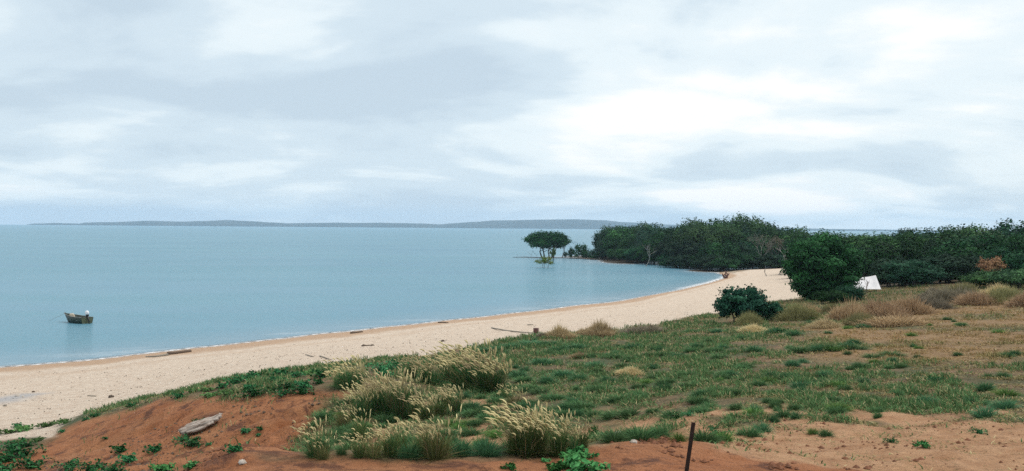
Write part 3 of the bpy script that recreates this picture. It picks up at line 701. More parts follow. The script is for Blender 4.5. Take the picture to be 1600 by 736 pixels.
# pale and bare trees
dt = bare_tree('bare_tree', 8.6, 5, 41, 'palebark', .15, .0, levels=4, leafy=500, lo=(.10, .11, .09), hi=(.2, .21, .17))
place(dt, 1187, scale=.9, r=246, label='pale leafless tree with upright white trunk in the mangrove wood', cat='tree', rz=1)
dt = bare_tree('bare_tree', 9.0, 6, 43, 'greybark', .17, .1, levels=4, leafy=700, lo=(.07, .065, .05), hi=(.13, .115, .09))
place(dt, 1219, scale=.86, r=248, label='greyish brown twiggy tree right of the pale leafless one', cat='tree', rz=0)
dt = bare_tree('bare_tree', 7.4, 6.5, 47, 'palebark', .13, .75, levels=3)
place(dt, 1009, r=262, label='bare grey tree leaning right at the left end of the mangrove wood', cat='tree', rz=0)
dt = bare_tree('bare_tree', 7.0, 5, 48, 'palebark', .13, .7, levels=3)
place(dt, 1216, r=196, label='white branched leaning dead tree above the sand', cat='tree', rz=0)
dt = bare_tree('bare_tree', 2.6, 1.5, 49, 'palebark', .11, -.25, levels=1)
place(dt, 1199, r=194, label='short white dead trunk at the sand edge under the wood', cat='tree', rz=0)
dt = bare_tree('bare_tree', 7.8, 6, 52, 'palebark', .11, .2, levels=4, leafy=300, lo=(.05, .08, .05), hi=(.1, .14, .08))
place(dt, 1502, r=150, label='pale twiggy tree sticking up above the right hand wood', cat='tree', rz=0, sxyz=(1, 1, .98))
# fallen grey branches at the mangrove foot
fb = MB(); rs = random.Random(3)
for i in range(6):
    L = rs.uniform(2, 3.6); a = rs.uniform(-.5, .5); y0 = rs.uniform(-.5, .5); x0 = -L / 2 + rs.uniform(-.6, .6)
    pts = [(x0 + L * t * math.cos(a), y0 + L * t * math.sin(a), .15 + .9 * math.sin(t * 3.1) * rs.uniform(.4, 1)) for t in (0, .2, .4, .6, .8, 1)]
    fb.tube(pts, [.10, .09, .08, .06, .05, .03], 5)
fbo = fb.build('fallen_branch', M['greywood'])
for i, (px, py, s, lb) in enumerate([(1104, 421.5, 1.3, 'tangle of grey fallen branches at the water edge below the wood'), (1078, 418.5, 1.0, 'smaller grey branch tangle left of the large one below the wood'), (1128, 420.5, 1.1, 'grey branch tangle nearest the tip of the beach'),
                                     (1035, 414, 1.0, 'grey branches lying at the waterline under the leaning bare tree')]):
    b = fbo if i == 0 else fbo.copy()
    if i: COL.objects.link(b)
    place(b, px, py, z=.1, scale=s, rz=random.uniform(-.3, .3), label=lb, cat='branches')

# ------------------------------------------------------------------ big round tree and the bush before it
q = hit(1285, 468); Wd = msize(128, q[1]); Hh = msize(97, q[1])
big = tree_proto('broad_tree', Hh, Wd, .17, 24000, 71, trunks=3, crown_lo=-.02, nblob=54, trunk_r=.16, mat='bark', blob=.20, dome=False, lo=(.004, .026, .012), hi=(.040, .150, .052), shell=4)
place(big, 1285, 468, label='big dense round dark green tree standing at the edge of the sand', cat='tree', rz=.3)
q = hit(1158, 504); k_ = msize(1, q[1])
bs = tree_proto('leafy_bush', 58 * k_, 92 * k_, .13, 5200, 73, trunks=4, crown_lo=-.02, nblob=26, trunk_r=.06, mat='bark', blob=.21, lo=(.004, .024, .019), hi=(.024, .088, .048), dome=True)
place(bs, 1158, 504, label='ragged dark green bush on the dune edge left of the big round tree', cat='bush', rz=1.1)
bs2 = tree_proto('leafy_bush', 28 * k_, 54 * k_, .12, 2200, 75, trunks=3, crown_lo=-.05, nblob=9, trunk_r=.04, mat='bark', blob=.28, lo=(.008, .038, .028), hi=(.03, .10, .05))
place(bs2, 1204, 499, label='low dark bush joined to the right of the ragged bush', cat='bush')

def dry_bush(name, w, h, n, seed, lo=(.16, .11, .06), hi=(.34, .25, .14), fine=.035):
    """an uneven thicket of dry stalks: many small tufts of different height that run together"""
    r = np.random.default_rng(seed); nc = 22; ca = r.random(nc) * math.tau; cq = np.sqrt(r.random(nc)) * w * .42
    cx, cy = np.cos(ca) * cq, np.sin(ca) * cq * .8; chh = h * (.40 + .60 * r.random(nc)) * (1.05 - .55 * (cq / (w * .42)) ** 2); cc = r.random(nc)
    i = r.integers(0, nc, n); sp = w * .11
    base = np.stack([cx[i] + r.normal(size=n) * sp, cy[i] + r.normal(size=n) * sp, np.full(n, -.05)], 1)
    out = r.normal(size=(n, 2)) * .16 + (base[:, :2] - np.stack([cx[i], cy[i]], 1)) * .6
    d2 = ((base[:, 0] - cx[i]) ** 2 + (base[:, 1] - cy[i]) ** 2) / sp ** 2
    hh = chh[i] * (.35 + .65 * r.random(n)) * np.exp(-d2 * .16)
    k = np.clip(.5 * cc[i] + .5 * r.random(n), 0, 1)[:, None]; c = np.array(lo) * (1 - k) + np.array(hi) * k
    V, Q, T, C = blades(base, hh, fine * (.6 + .8 * r.random(n)), out, c * .8, c * 1.1, r)
    return mesh_np(name, V, Q, T, [M['grass']], C, smooth=False)
DB = [dry_bush('dry_bush', 2.4, 1.5, 4200, 5, (.34, .27, .15), (.62, .52, .31)), dry_bush('dry_bush', 3, 1.4, 4200, 6, (.11, .12, .055), (.30, .28, .14)), dry_bush('dry_bush', 2.6, 1.5, 4200, 8, (.24, .16, .10), (.50, .37, .235)),
      dry_bush('dry_bush', 2.6, 1.3, 4200, 9, (.11, .10, .075), (.30, .27, .20))]
for px, py, wp, hp, k, lb in [
    (876, 528, 46, 26, 0, 'tawny dry grass bush at the beach edge, left one of the pair'), (935, 525, 60, 32, 0, 'larger tawny dry grass bush at the beach edge, right of the pair'),
    (908, 524, 18, 14, 0, 'small tawny tuft between the two dry bushes at the beach edge'), (1010, 520, 70, 18, 3, 'wide dull brown low bush on the dune edge'), (848, 528, 22, 14, 3, 'small dull tuft left of the pair of tawny bushes'),
    (1172, 507, 44, 28, 1, 'olive brown dry bush in front of the ragged dark bush'), (1250, 500, 60, 38, 1, 'olive dry bush below the left side of the big round tree'), (1265, 492, 40, 26, 2, 'sandy pink dry grass under the big round tree'),
    (1325, 500, 66, 46, 2, 'pinkish brown dry bush at the right foot of the big round tree'), (1375, 497, 78, 46, 2, 'pinkish brown dry bush in front of the white tent'), (1420, 490, 74, 44, 2, 'brightest tan dry bush right of the tent'),
    (1350, 510, 60, 30, 1, 'straw dry tuft in front of the pinkish bushes'), (1400, 508, 90, 26, 2, 'low wide straw tuft before the tan bush'), (1452, 484, 60, 34, 3, 'grey brown dry bush right of the tan one'),
    (1490, 472, 70, 38, 3, 'grey dry bush under the right hand wood'), (1530, 476, 70, 34, 2, 'tan dry bush in the middle of the right hand dry belt'), (1575, 474, 80, 38, 1, 'olive dry bush near the right edge of the photo'),
    (1560, 462, 50, 24, 0, 'yellowish dry bush below the low green bush'), (1505, 460, 56, 26, 1, 'olive grey dry bush at the back of the dry belt'), (1462, 466, 50, 26, 3, 'dull grey bush beside the rounded dark bush'),
    (1622, 478, 80, 38, 2, 'tan dry bush cut by the right edge of the photo'), (1302, 492, 44, 26, 1, 'olive dry bush straight under the big round tree'), (1290, 512, 50, 18, 0, 'low straw tuft below the big round tree'),
    (1180, 519, 50, 16, 0, 'low pale straw tuft in front of the ragged dark bush'), (985, 585, 40, 16, 0, 'pale dry tuft alone in the middle of the green field'), (905, 560, 26, 14, 2, 'small pale tuft in the left part of the green field')]:
    q = hit(px, py); o = link('dry_bush', DB[k]); w0 = (2.4, 3, 2.6, 2.6)[k]; h0 = (1.5, 1.4, 1.5, 1.3)[k]
    place(o, px, py, sxyz=(msize(wp, q[1]) / w0 * 1.15, msize(wp, q[1]) / w0, msize(hp, q[1]) / h0 * 1.1), label=lb, cat='dry bush')

# ------------------------------------------------------------------ white tent with a dark branch before it
q = hit(1356, 452); ty = q[1]; k_ = msize(1, ty)
q = q * np.array([.93, .93, 1.0]); q[2] = float(ground(q[:1], q[1:2])[0]); ty = q[1]; k_ = msize(1, ty)
tent = empty('tent', (q[0], q[1], q[2] + .25), -.12)
w, hgt = 40 * k_, 21 * k_
tp = MB(); nx_, nz_ = 14, 8; vs = []
for j in range(nz_ + 1):
    t = j / nz_; xl = -w / 2 + w * .02 * t; xr = w / 2 - w * .12 * t
    for i in range(nx_ + 1):
        s_ = i / nx_; x = xl + (xr - xl) * s_; sag = -.07 * math.sin(s_ * math.pi) * t
        vs.append((x, 1.0 * t + .02 * math.sin(s_ * 19) * (1 - .4 * t), .12 + hgt * t * (1 - .16 * (1 - s_)) + sag * hgt))
m_ = len(vs); vs += [(x, 2.1 - y, z) for x, y, z in vs]
fs = []
for o_ in (0, m_):
    for j in range(nz_):
        for i in range(nx_):
            a = o_ + j * (nx_ + 1) + i; fs.append((a, a + 1, a + nx_ + 2, a + nx_ + 1))
tp.add(vs, fs); o = tp.build('tarpaulin', M['tarp'], tent, smooth=False); sm = o.modifiers.new('thick', 'SOLIDIFY'); sm.thickness = .02
ep = MB()
ep.add([(-w / 2, 0, .1), (-w / 2, 2.1, .1), (-w / 2 + .05, 1.05, hgt * .9)], [(0, 1, 2)])
e1 = ep.build('end_panel', M['tarp'], tent, smooth=False); sm = e1.modifiers.new('thick', 'SOLIDIFY'); sm.thickness = .02
for sx in (-1, 1):
    pl = MB(); pl.tube([(sx * w * .40, 1.05, -.1), (sx * w * .37, 1.05, hgt * .97)], .03, 6); pl.build('pole', M['wetwood'], tent)
tag(tent, 'white tarpaulin tent among bushes right of the big round tree', 'tent')
br = bare_tree('dead_branch', 2.4, 2.0, 90, 'wetwood', .05, .45, levels=2)
place(br, 1352, r=math.hypot(q[0], q[1]) - 1.2, label='dark bare branches standing in front of the white tent', cat='branches', rz=0)
br = bare_tree('dead_branch', 2.0, 1.4, 92, 'wetwood', .05, .25, levels=2)
place(br, 1344, r=math.hypot(q[0], q[1]) - 1.0, label='smaller dark bare branch at the left side of the white tent', cat='branches', rz=.4)

# ------------------------------------------------------------------ boat
def boat():
    q = unproj(119.5, 504, 0); root = empty('dinghy', (q[0], q[1], 0)); L, B = 3.5, 1.5
    a = math.atan2(q[0], q[1])
    # bow points to the left and away
    root.rotation_euler = (math.radians(1.5), 0, math.radians(180 - 55) - a)
    def st(s_):
        b = B / 2 * (1 - max(0, (s_ - .35) / .65) ** 2.2) * (.93 + .07 * min(1, s_ / .35)); keel = -.16 + .30 * max(0, (s_ - .6) / .4) ** 2.4; gun = .62 + .26 * s_ ** 2.2; chine = -.04 + .20 * max(0, (s_ - .4) / .6) ** 2
        x = -L / 2 + L * s_; rake = .75 * max(0, (s_ - .55) / .45) ** 1.3
        return x, b, keel, chine, gun, rake
    n = 16; vs = []
    for i in range(n + 1):
        x, b, k, c, g, rk = st(i / n)
        b = max(b, .012); bc = b * .82
        pr = [(b, g), (b * .93, (g + c) / 2 + .03), (bc, c), (0, k), (-bc, c), (-b * .93, (g + c) / 2 + .03), (-b, g)]
        for (yy, zz) in pr: vs.append((x + rk * (zz - k) / max(g - k, .01) - rk * .5, yy, zz))
    fs = [(i * 7 + j, i * 7 + j + 1, (i + 1) * 7 + j + 1, (i + 1) * 7 + j) for i in range(n) for j in range(6)]
    m = MB(); m.add(vs, fs); h = m.build('hull', M['hull'], root); s = h.modifiers.new('thick', 'SOLIDIFY'); s.thickness = .03; s.offset = 1
    x, b, k, c, g, rk = st(0)
    tr = MB(); tv = vs[0:7]; tv = [(x_ - .015, y_, z_ + (0 if abs(y_) > .5 else 0)) for x_, y_, z_ in tv]
    tr.add(tv, [(0, 1, 2, 3, 4, 5, 6)]); t = tr.build('transom', M['transom'], root, smooth=False); s = t.modifiers.new('thick', 'SOLIDIFY'); s.thickness = .05; s.offset = 0
    for sg, name in ((0, 'gunwale'), (6, 'gunwale')):
        gm = MB(); gm.tube([Vector(vs[i * 7 + sg]) + Vector((0, 0, .012)) for i in range(n + 1)], .032, 6); gm.build(name, M['alu'], root)
    for sx, wd in ((-.95, .28), (.1, .26), (.95, .24)):
        s_ = (sx + L / 2) / L; b = st(s_)[1]; bm = MB(); bm.box((sx, 0, .30), (wd, b * 1.86, .035)); bm.build('seat', M['alu'], root, smooth=False, bevel=.008)
    fl = MB(); fl.box((-.3, 0, .03), (2.3, 1.05, .02)); fl.build('floor_board', M['hull'], root, smooth=False)
    sb = MB(); sb.tube([vs[8 * 7 + 1], vs[11 * 7 + 1], vs[14 * 7 + 1]], .018, 5); sb.tube([vs[0 * 7 + 5], vs[4 * 7 + 5], vs[8 * 7 + 5], vs[11 * 7 + 5], vs[14 * 7 + 5]], .018, 5); sb.build('rubbing_strake', M['hull'], root)
    ft = MB(); ft.tube([(L / 2 + .2, 0, .86), (L / 2 + .2, 0, 1.02)], .02, 6); ft.tube([(L / 2 + .2, -.07, .99), (L / 2 + .2, .07, .99)], .018, 6); ft.build('bow_fitting', M['alu'], root)
    rp = MB(); bow = Vector((L / 2 + .35, 0, .84)); rp.tube([bow, bow + Vector((.5, .1, -.25)), bow + Vector((1.2, .25, -.52)), bow + Vector((2.2, .4, -.95))], .012, 5); rp.build('mooring_rope', M['rope'], root)
    # outboard engine, tilted forward, clamped to the transom
    def ell(m_, c_, r_, tilt=0, nseg=14, nr=9, p=.8):
        vs_ = []; T_ = Matrix.Rotation(tilt, 3, 'Y')
        for i in range(nr + 1):
            ph = -math.pi / 2 + math.pi * i / nr; cz = math.copysign(abs(math.sin(ph)) ** p, math.sin(ph)); cr = max(abs(math.cos(ph)) ** p, .02)
            for j in range(nseg):
                t_ = math.tau * j / nseg; vs_.append(Vector(c_) + T_ @ Vector((r_[0] * cr * math.cos(t_), r_[1] * cr * math.sin(t_), r_[2] * cz)))
        f_ = [(i * nseg + j, i * nseg + (j + 1) % nseg, (i + 1) * nseg + (j + 1) % nseg, (i + 1) * nseg + j) for i in range(nr) for j in range(nseg)]
        m_.add(vs_, f_)
    ob = empty('outboard_engine'); ob.parent = root; ob.location = (-L / 2 - .02, 0, .72); ob.rotation_euler = (0, math.radians(18), 0)
    m = MB(); ell(m, (-.04, 0, .38), (.25, .17, .24), 0); m.build('cowl', M['white'], ob)
    m = MB(); ell(m, (-.04, 0, .12), (.21, .15, .09), 0); m.tube([(-.05, 0, .1), (-.07, 0, -.3), (-.08, 0, -.75)], [.09, .07, .05], 8); m.box((-.16, 0, -.55), (.30, .16, .02)); ell(m, (-.10, 0, -.80), (.17, .05, .05)); m.build('leg', M['black'], ob)
    m = MB(); m.box((.04, 0, -.02), (.10, .24, .22)); m.build('clamp_bracket', M['black'], ob, smooth=False, bevel=.01)
    m = MB(); m.tube([(.12, 0, .12), (.4, .05, .20), (.55, .06, .22)], [.02, .018, .022], 6); m.build('tiller', M['black'], ob)
    tag(root, 'small olive green open dinghy with white outboard engine floating near the beach', 'boat')
    # covered bundle lying on the forward seat
    M4 = Matrix.Translation(root.location) @ root.rotation_euler.to_matrix().to_4x4(); pos = M4 @ Vector((.62, .1, .33))
    m = MB(); vs_ = []; rs_ = random.Random(2)
    for i in range(9):
        ph = -.0 + math.pi / 2 * i / 8
        for j in range(14):
            t_ = math.tau * j / 14; w_ = 1 + .10 * math.sin(3 * t_ + i) + rs_.uniform(-.04, .04); vs_.append((.36 * math.cos(ph) ** .6 * math.cos(t_) * w_, .27 * math.cos(ph) ** .6 * math.sin(t_) * w_, ((.62)) * math.sin(ph)))
    m.add(vs_, [(i * 14 + j, i * 14 + (j + 1) % 14, (i + 1) * 14 + (j + 1) % 14, (i + 1) * 14 + j) for i in range(8) for j in range(14)] + [tuple(range(14))[::-1]])
    bd = m.build('canvas_bundle', M['canvas']); bd.location = pos; bd.rotation_euler = (0, 0, root.rotation_euler.z)
    tag(bd, 'beige canvas bundle lying in the front half of the dinghy', 'bundle')
boat()

# ------------------------------------------------------------------ driftwood, pole, drum, log, post
def drift(pxs, rad, mat, name, label, cat='driftwood', lift=.0, squash=1, seg=7, wob=.25):
    pts = []
    for px, py in pxs: q = hit(px, py); pts.append(Vector((q[0], q[1], q[2] + lift)))
    base = pts[0].copy(); fine = []
    for i in range(len(pts) - 1):
        for k in range(4): fine.append(pts[i].lerp(pts[i + 1], k / 4) - base)
    fine.append(pts[-1] - base); n = len(fine); R0 = [rad[0] + (rad[1] - rad[0]) * i / (n - 1) for i in range(n)]
    m = MB(); m.tube([f_ + Vector((0, 0, R0[i] * .6 * squash)) for i, f_ in enumerate(fine)], R0, seg, squash=squash, wob=wob)
    o = m.build(name, M[mat]); o.location = base; tag(o, label, cat); return o
drift([(262, 554.5), (280, 552.5), (298, 550)], (.15, .11), 'wetwood', 'driftwood_log', 'thick dark brown driftwood log at the waterline, right half of a long pair')
drift([(228, 558.5), (242, 558.3), (262, 555.6)], (.05, .10), 'greywood', 'driftwood_log', 'thin pale brown driftwood at the waterline ending at the thick dark log')
drift([(548, 521.5), (566, 519.5)], (.11, .09), 'wetwood', 'driftwood_log', 'short straight dark log lying on the ochre tide line')
drift([(567, 540.8), (576, 540.4), (584, 540)], (.05, .04), 'wetwood', 'driftwood_stick', 'thin stick on pale sand with dark knobs at both ends')
def knob(px, py, s, name, lb, mat='weed', cat='driftwood'):
    q = hit(px, py); m = MB(); rs_ = random.Random(int(px * 7 + py)); vs_ = []
    for i in range(6):
        ph = -.5 + 2.0 * i / 5
        for j in range(9):
            t_ = math.tau * j / 9; w_ = rs_.uniform(.75, 1.2); vs_.append((s * math.cos(ph) * math.cos(t_) * w_, s * .8 * math.cos(ph) * math.sin(t_) * w_, s * .6 * math.sin(ph) * w_))
    m.add(vs_, [(i * 9 + j, i * 9 + (j + 1) % 9, (i + 1) * 9 + (j + 1) % 9, (i + 1) * 9 + j) for i in range(5) for j in range(9)] + [tuple(range(45, 54))])
    o = m.build(name, M[mat]); o.location = (q[0], q[1], q[2] + s * .15); o.rotation_euler = (0, 0, rs_.random() * 6); return tag(o, lb, cat)
knob(568, 541, .18, 'driftwood_knot', 'larger dark knot at the left end of the thin stick on the sand')
knob(582, 540.2, .13, 'driftwood_knot', 'smaller dark knot at the right end of the thin stick on the sand')
knob(692, 534, .17, 'driftwood_knot', 'lone dark knot on pale sand above the tall seeded grass')
knob(174, 621, .17, 'driftwood_knot', 'dark knot on the sand behind the red mound')
knob(26, 664, .10, 'driftwood_knot', 'dark knot beside the creeping plants at the lower left sand edge')
knob(52, 612.8, .10, 'driftwood_knot', 'small brown knot on sand above the grey ash patch', 'wetwood')
knob(8, 635, .10, 'driftwood_knot', 'small grey knot at the left edge of the sand', 'greywood')
drift([(137, 619), (150, 620)], (.03, .03), 'greywood', 'driftwood_stick', 'short grey stick on the sand left of the dark knot')
drift([(478, 555), (490, 558)], (.04, .03), 'greywood', 'driftwood_stick', 'grey stick on the sand above the creeping green plants')
drift([(500, 557), (515, 562)], (.04, .03), 'greywood', 'driftwood_stick', 'second grey stick just right of the one above the green plants')
drift([(685, 504.6), (700, 505.2)], (.09, .06), 'wetwood', 'driftwood_log', 'small dark log on the tide line above the tall grass')
drift([(768, 513), (790, 517), (815, 519.6), (832, 521)], (.055, .04), 'greywood', 'driftwood_pole', 'long thin grey pole lying on the sand pointing at the red brown drum', 'pole')
drift([(824, 508.5), (833, 508)], (.07, .05), 'greywood', 'driftwood_stick', 'short dark stick on the sand above the red brown drum')
# drum
q = hit(837.5, 521.5); m = MB(); s_ = msize(4.2, q[1]); hh = msize(8.2, q[1])
m.tube([(0, 0, -.02), (0, 0, hh * .33), (0, 0, hh * .35), (0, 0, hh * .37), (0, 0, hh * .64), (0, 0, hh * .66), (0, 0, hh * .68), (0, 0, hh)], [s_, s_, s_ * 1.06, s_, s_, s_ * 1.06, s_, s_], 16)
dr = empty('drum', (q[0], q[1], q[2]), .4); m.build('body', M['rustpaint'], dr)
m = MB(); m.tube([(0, 0, hh - .01), (0, 0, hh + .02)], [s_ * 1.05, s_ * 1.05], 16); m.build('rim', M['rustpaint'], dr)
tag(dr, 'small rusty red brown drum standing on the sand at the end of the pole', 'drum')
# stump at the tip of the beach
st_ = MB(); rs_ = random.Random(9)
for i in range(5):
    a = rs_.random() * 6; st_.tube(limb_path((0, 0, -.1), (math.cos(a) * .9, math.sin(a) * .9, rs_.uniform(.7, 1.5)), 4, .15, rs_), [.26, .22, .17, .12, .07], 6)
o = st_.build('stump', simple('red_brown_root', (.12, .06, .045), (.06, .035, .03), .9, 4)); place(o, 1135, 435, label='dark red brown root stump where the foam meets the sand', cat='stump', rz=0)
# weathered log on the mound
def big_log():
    a_, b_ = hit(286, 684), hit(348, 661); A_ = Vector(a_); B_ = Vector(b_); L = (B_ - A_).length; root = empty('weathered_log', tuple(A_.lerp(B_, .5)))
    d = B_ - A_; root.rotation_euler = (0, -math.atan2(d.z, math.hypot(d.x, d.y)), math.atan2(d.y, d.x))
    wd = msize(30, A_.y)
    rs_ = random.Random(4)
    for k in range(5):
        m = MB(); y0 = (-.46, -.24, .0, .24, .44)[k] * wd; r0 = (.10, .15, .17, .14, .10)[k] * wd; x0 = (-.38, -.50, -.54, -.50, -.30)[k] * L; x1 = (.30, .44, .52, .46, .26)[k] * L; n = 14; pts = []; rad = []; ph = rs_.random() * 6
        for i in range(n + 1):
            t = i / n; pts.append((x0 + (x1 - x0) * t, y0 * (1 - .25 * t) + .03 * math.sin(t * 5 + ph), .12 + .02 * math.sin(t * 7 + ph) + (.0, .07, .10, .05, .0)[k])); rad.append(r0 * (.5 + .6 * math.sin((.06 + .88 * t) * math.pi) ** .5) * rs_.uniform(.85, 1.15))
        m.tube(pts, rad, 10, squash=.95, wob=.25); m.build('wood_strand', M['drift'], root)
    m = MB(); m.tube([(.44 * L, .0, .22), (.50 * L, .05, .26), (.55 * L, .1, .24)], [.06, .05, .02], 6, wob=.3); m.build('branch_stub', M['drift'], root)
    tag(root, 'bleached grey weathered log lying on the red earth mound', 'log')
big_log()
# star picket
q = hit(1066, 780, rmin=3); A_ = np.array([q[0], q[1], q[2]])
top_r = ray(1083, 660); tt = A_[1] / top_r[1] ; Bp = np.array([top_r[0] * tt, A_[1], H + top_r[2] * tt])
low = A_ - (Bp - A_) * .15
m = MB(); d = Vector(Bp - low); Lp = d.length
prof_ = []
for k in range(3):
    a = math.tau * k / 3 + .5
    prof_ += [(math.cos(a - .16) * .012, math.sin(a - .16) * .023), (math.cos(a + .16) * .012, math.sin(a + .16) * .023), (math.cos(a + math.pi / 3) * .005, math.sin(a + math.pi / 3) * .007)]
vs_ = [(x, y, z) for z in (0, Lp) for x, y in prof_]; fs_ = [(i, (i + 1) % 9, 9 + (i + 1) % 9, 9 + i) for i in range(9)] + [tuple(range(9))[::-1], tuple(range(9, 18))]
m.add(vs_, fs_)
post = m.build('fence_post', M['steel'], smooth=False); post.location = tuple(low); post.rotation_euler = d.to_track_quat('Z', 'Y').to_euler()
tag(post, 'dark rusty steel fence post standing at a slight lean on the near red earth', 'post')

# ------------------------------------------------------------------ tall seeded grass clumps
def seeded(seed, h=1.1, spread=.40, nst=75, nleaf=640, lo=(.018, .080, .034), hi=(.065, .175, .062), head=((.36, .31, .165), (.60, .52, .30))):
    r = np.random.default_rng(seed); root = empty('seeded_grass')
    a = r.random(nleaf) * math.tau; q = np.sqrt(r.random(nleaf)) * spread * .5
    base = np.stack([np.cos(a) * q, np.sin(a) * q, np.full(nleaf, -.04)], 1)
    lean = np.stack([np.cos(a), np.sin(a)], 1) * (q * 1.3 + r.random(nleaf) * .26)[:, None] + np.array([-.05, 0])
    k = r.random(nleaf)[:, None]; c = np.array(lo) * (1 - k) + np.array(hi) * k
    dead = r.random(nleaf) < .14; c[dead] = np.array([.26, .21, .12]); low = r.random(nleaf) < .3
    lean[low] *= 1.9; lfac = np.where(low, .38, 1.0)
    V, Q, T, C = blades(base, lfac * h * (.20 + .66 * r.random(nleaf) ** 1.2), np.full(nleaf, .017), lean, c, c * np.array([1.2, 1.1, 1.0]), r)
    link('leaf_blades', mesh_np('leaf_blades', V, Q, T, [M['grass']], C, smooth=False), root)
    # culms and drooping heads
    a = r.random(nst) * math.tau; q = np.sqrt(r.random(nst)) * spread * .5
    base = np.stack([np.cos(a) * q, np.sin(a) * q, np.full(nst, 0)], 1)
    lean = np.stack([np.cos(a), np.sin(a)], 1) * (q * 1.7 + r.random(nst) * .22)[:, None] + np.array([-.14, 0]) * (.4 + r.random(nst))[:, None]
    hh = h * (.52 + .50 * r.random(nst)); cs = np.tile(np.array([.12, .15, .07]), (nst, 1)) * (.7 + .6 * r.random(nst))[:, None]
    st = blades(base, hh, np.full(nst, .008), lean, cs, cs, r)
    link('stalks', mesh_np('stalks', st[0], st[1], st[2], [M['grass']], st[3], smooth=False), root)
    tip = base + np.concatenate([lean, hh[:, None]], 1)
    w_ = norm(np.concatenate([lean, np.zeros((nst, 1))], 1)) * .6 + np.array([-.55, 0, 0]); parts = []
    nseg = 5; hl = .14 + .12 * r.random(nst); pos = tip.copy(); dirv = norm(np.array([0, 0, 1.0]) + w_ * .5)
    ring = []
    for s in range(nseg + 1):
        rad = np.array([.005, .015, .021, .019, .012, .002])[s]
        ax = norm(np.cross(dirv, np.array([0, 1.0, .01]))); bx = np.cross(dirv, ax)
        ring.append([pos + ax * rad * math.cos(t) + bx * rad * math.sin(t) for t in (0, 1.57, 3.14, 4.71)])
        pos = pos + dirv * (hl / nseg)[:, None]; dirv = norm(dirv + w_ * .28 + np.array([0, 0, -.16]))
    Vh = np.stack([np.stack(x, 1) for x in ring], 1).reshape(-1, 3)       # n, nseg+1, 4
    base_i = np.arange(nst)[:, None, None] * (4 * (nseg + 1)) + (np.arange(nseg) * 4)[None, :, None]
    k4 = np.arange(4)[None, None, :]; Qh = np.stack([base_i + k4, base_i + (k4 + 1) % 4, base_i + 4 + (k4 + 1) % 4, base_i + 4 + k4], -1).reshape(-1, 4)
    k = r.random(nst)[:, None]; ch = np.array(head[0]) * (1 - k) + np.array(head[1]) * k
    link('seed_heads', mesh_np('seed_heads', Vh, Qh, None, [M['grass']], np.repeat(ch, 4 * (nseg + 1), 0), smooth=False), root)
    return root
SG = [seeded(1), seeded(2, spread=.46, nst=85), seeded(3, nst=70, lo=(.03, .08, .03), hi=(.10, .16, .055)), seeded(4, spread=.5, nst=42, nleaf=300, lo=(.06, .10, .035), hi=(.16, .18, .07)),
      seeded(6, spread=.30, nst=44, nleaf=420), seeded(7, h=1.0, spread=.55, nst=60, nleaf=560), seeded(8, spread=.36, nst=30, nleaf=360, lo=(.04, .10, .035), hi=(.12, .19, .07))]
sg_used = set()
CL = [ # px, py base, height px, kind, label
 ('back', 1, [(640, 592, 52), (662, 598, 58), (684, 602, 62), (700, 600, 62), (718, 608, 66), (738, 611, 66), (757, 613, 62), (775, 612, 58), (668, 585, 44), (695, 588, 50), (725, 592, 50), (750, 596, 48)]),
 ('left', 0, [(528, 606, 42), (545, 610, 50), (560, 604, 46), (535, 600, 36)]),
 ('mid', 1, [(572, 652, 52), (590, 650, 62), (608, 652, 68), (625, 656, 68), (642, 655, 66), (560, 640, 48), (585, 632, 48), (615, 634, 50), (642, 634, 46)]),
 ('mid right', 2, [(672, 655, 56), (690, 652, 60), (708, 648, 54), (665, 640, 46), (698, 636, 44)]),
 ('front left', 3, [(488, 716, 58), (508, 719, 56), (545, 718, 58), (565, 717, 60), (585, 716, 50), (612, 716, 52), (630, 708, 46), (535, 668, 46), (550, 660, 44), (565, 688, 48)]),
 ('front mid', 3, [(660, 716, 66), (680, 719, 70), (695, 714, 60), (670, 706, 56)]),
 ('front right', 2, [(802, 708, 64), (820, 713, 74), (838, 713, 72), (855, 713, 70), (872, 712, 66), (890, 710, 62), (905, 705, 60), (845, 700, 60), (815, 698, 58), (880, 696, 56)]),
 ('single', 3, [(788, 646, 42), (800, 640, 38), (790, 622, 22)])]
ZT = {'back': 'cream seeded grass clump in the rearmost tall row', 'left': 'seeded grass clump behind the red mound', 'mid': 'seeded grass clump in the middle tall row',
      'mid right': 'yellowish seeded clump before the rearmost row', 'front left': 'sparse seeded grass clump at the mound foot', 'front mid': 'tall seeded clump between the front grass groups',
      'front right': 'golden seeded clump by the broad leaved plant', 'single': 'small seeded clump alone right of the middle row'}
for nm, k, lst in CL:
    for i, (px, py, hp) in enumerate(lst):
        kk = k if random.random() < .4 else random.choice((0, 1, 4, 5) if k < 2 else (2, 3, 4, 6))
        if random.random() < .06: continue
        hp *= random.uniform(.66, 1.15); py += random.uniform(-3, 2); px += random.uniform(-5, 5)
        b = SG[kk] if kk not in sg_used else copy_tree(SG[kk]); sg_used.add(kk)
        q = hit(px, py); s = msize(hp, q[1]) / 1.2
        place(b, px, py, sxyz=(s * random.uniform(.7, 1.1), s * .9, s), rz=random.uniform(-.7, .7), label=ZT[nm], cat='grass clump', group='seeded grass clumps, ' + nm)
for i in range(7):
    if i not in sg_used: place(SG[i], 720 + 12 * i, 655, scale=.6, rz=0, label=('short', 'narrow', 'low', 'thin', 'small', 'squat', 'wispy')[i] + ' seeded clump on the bare soil beside the middle row', cat='grass clump')

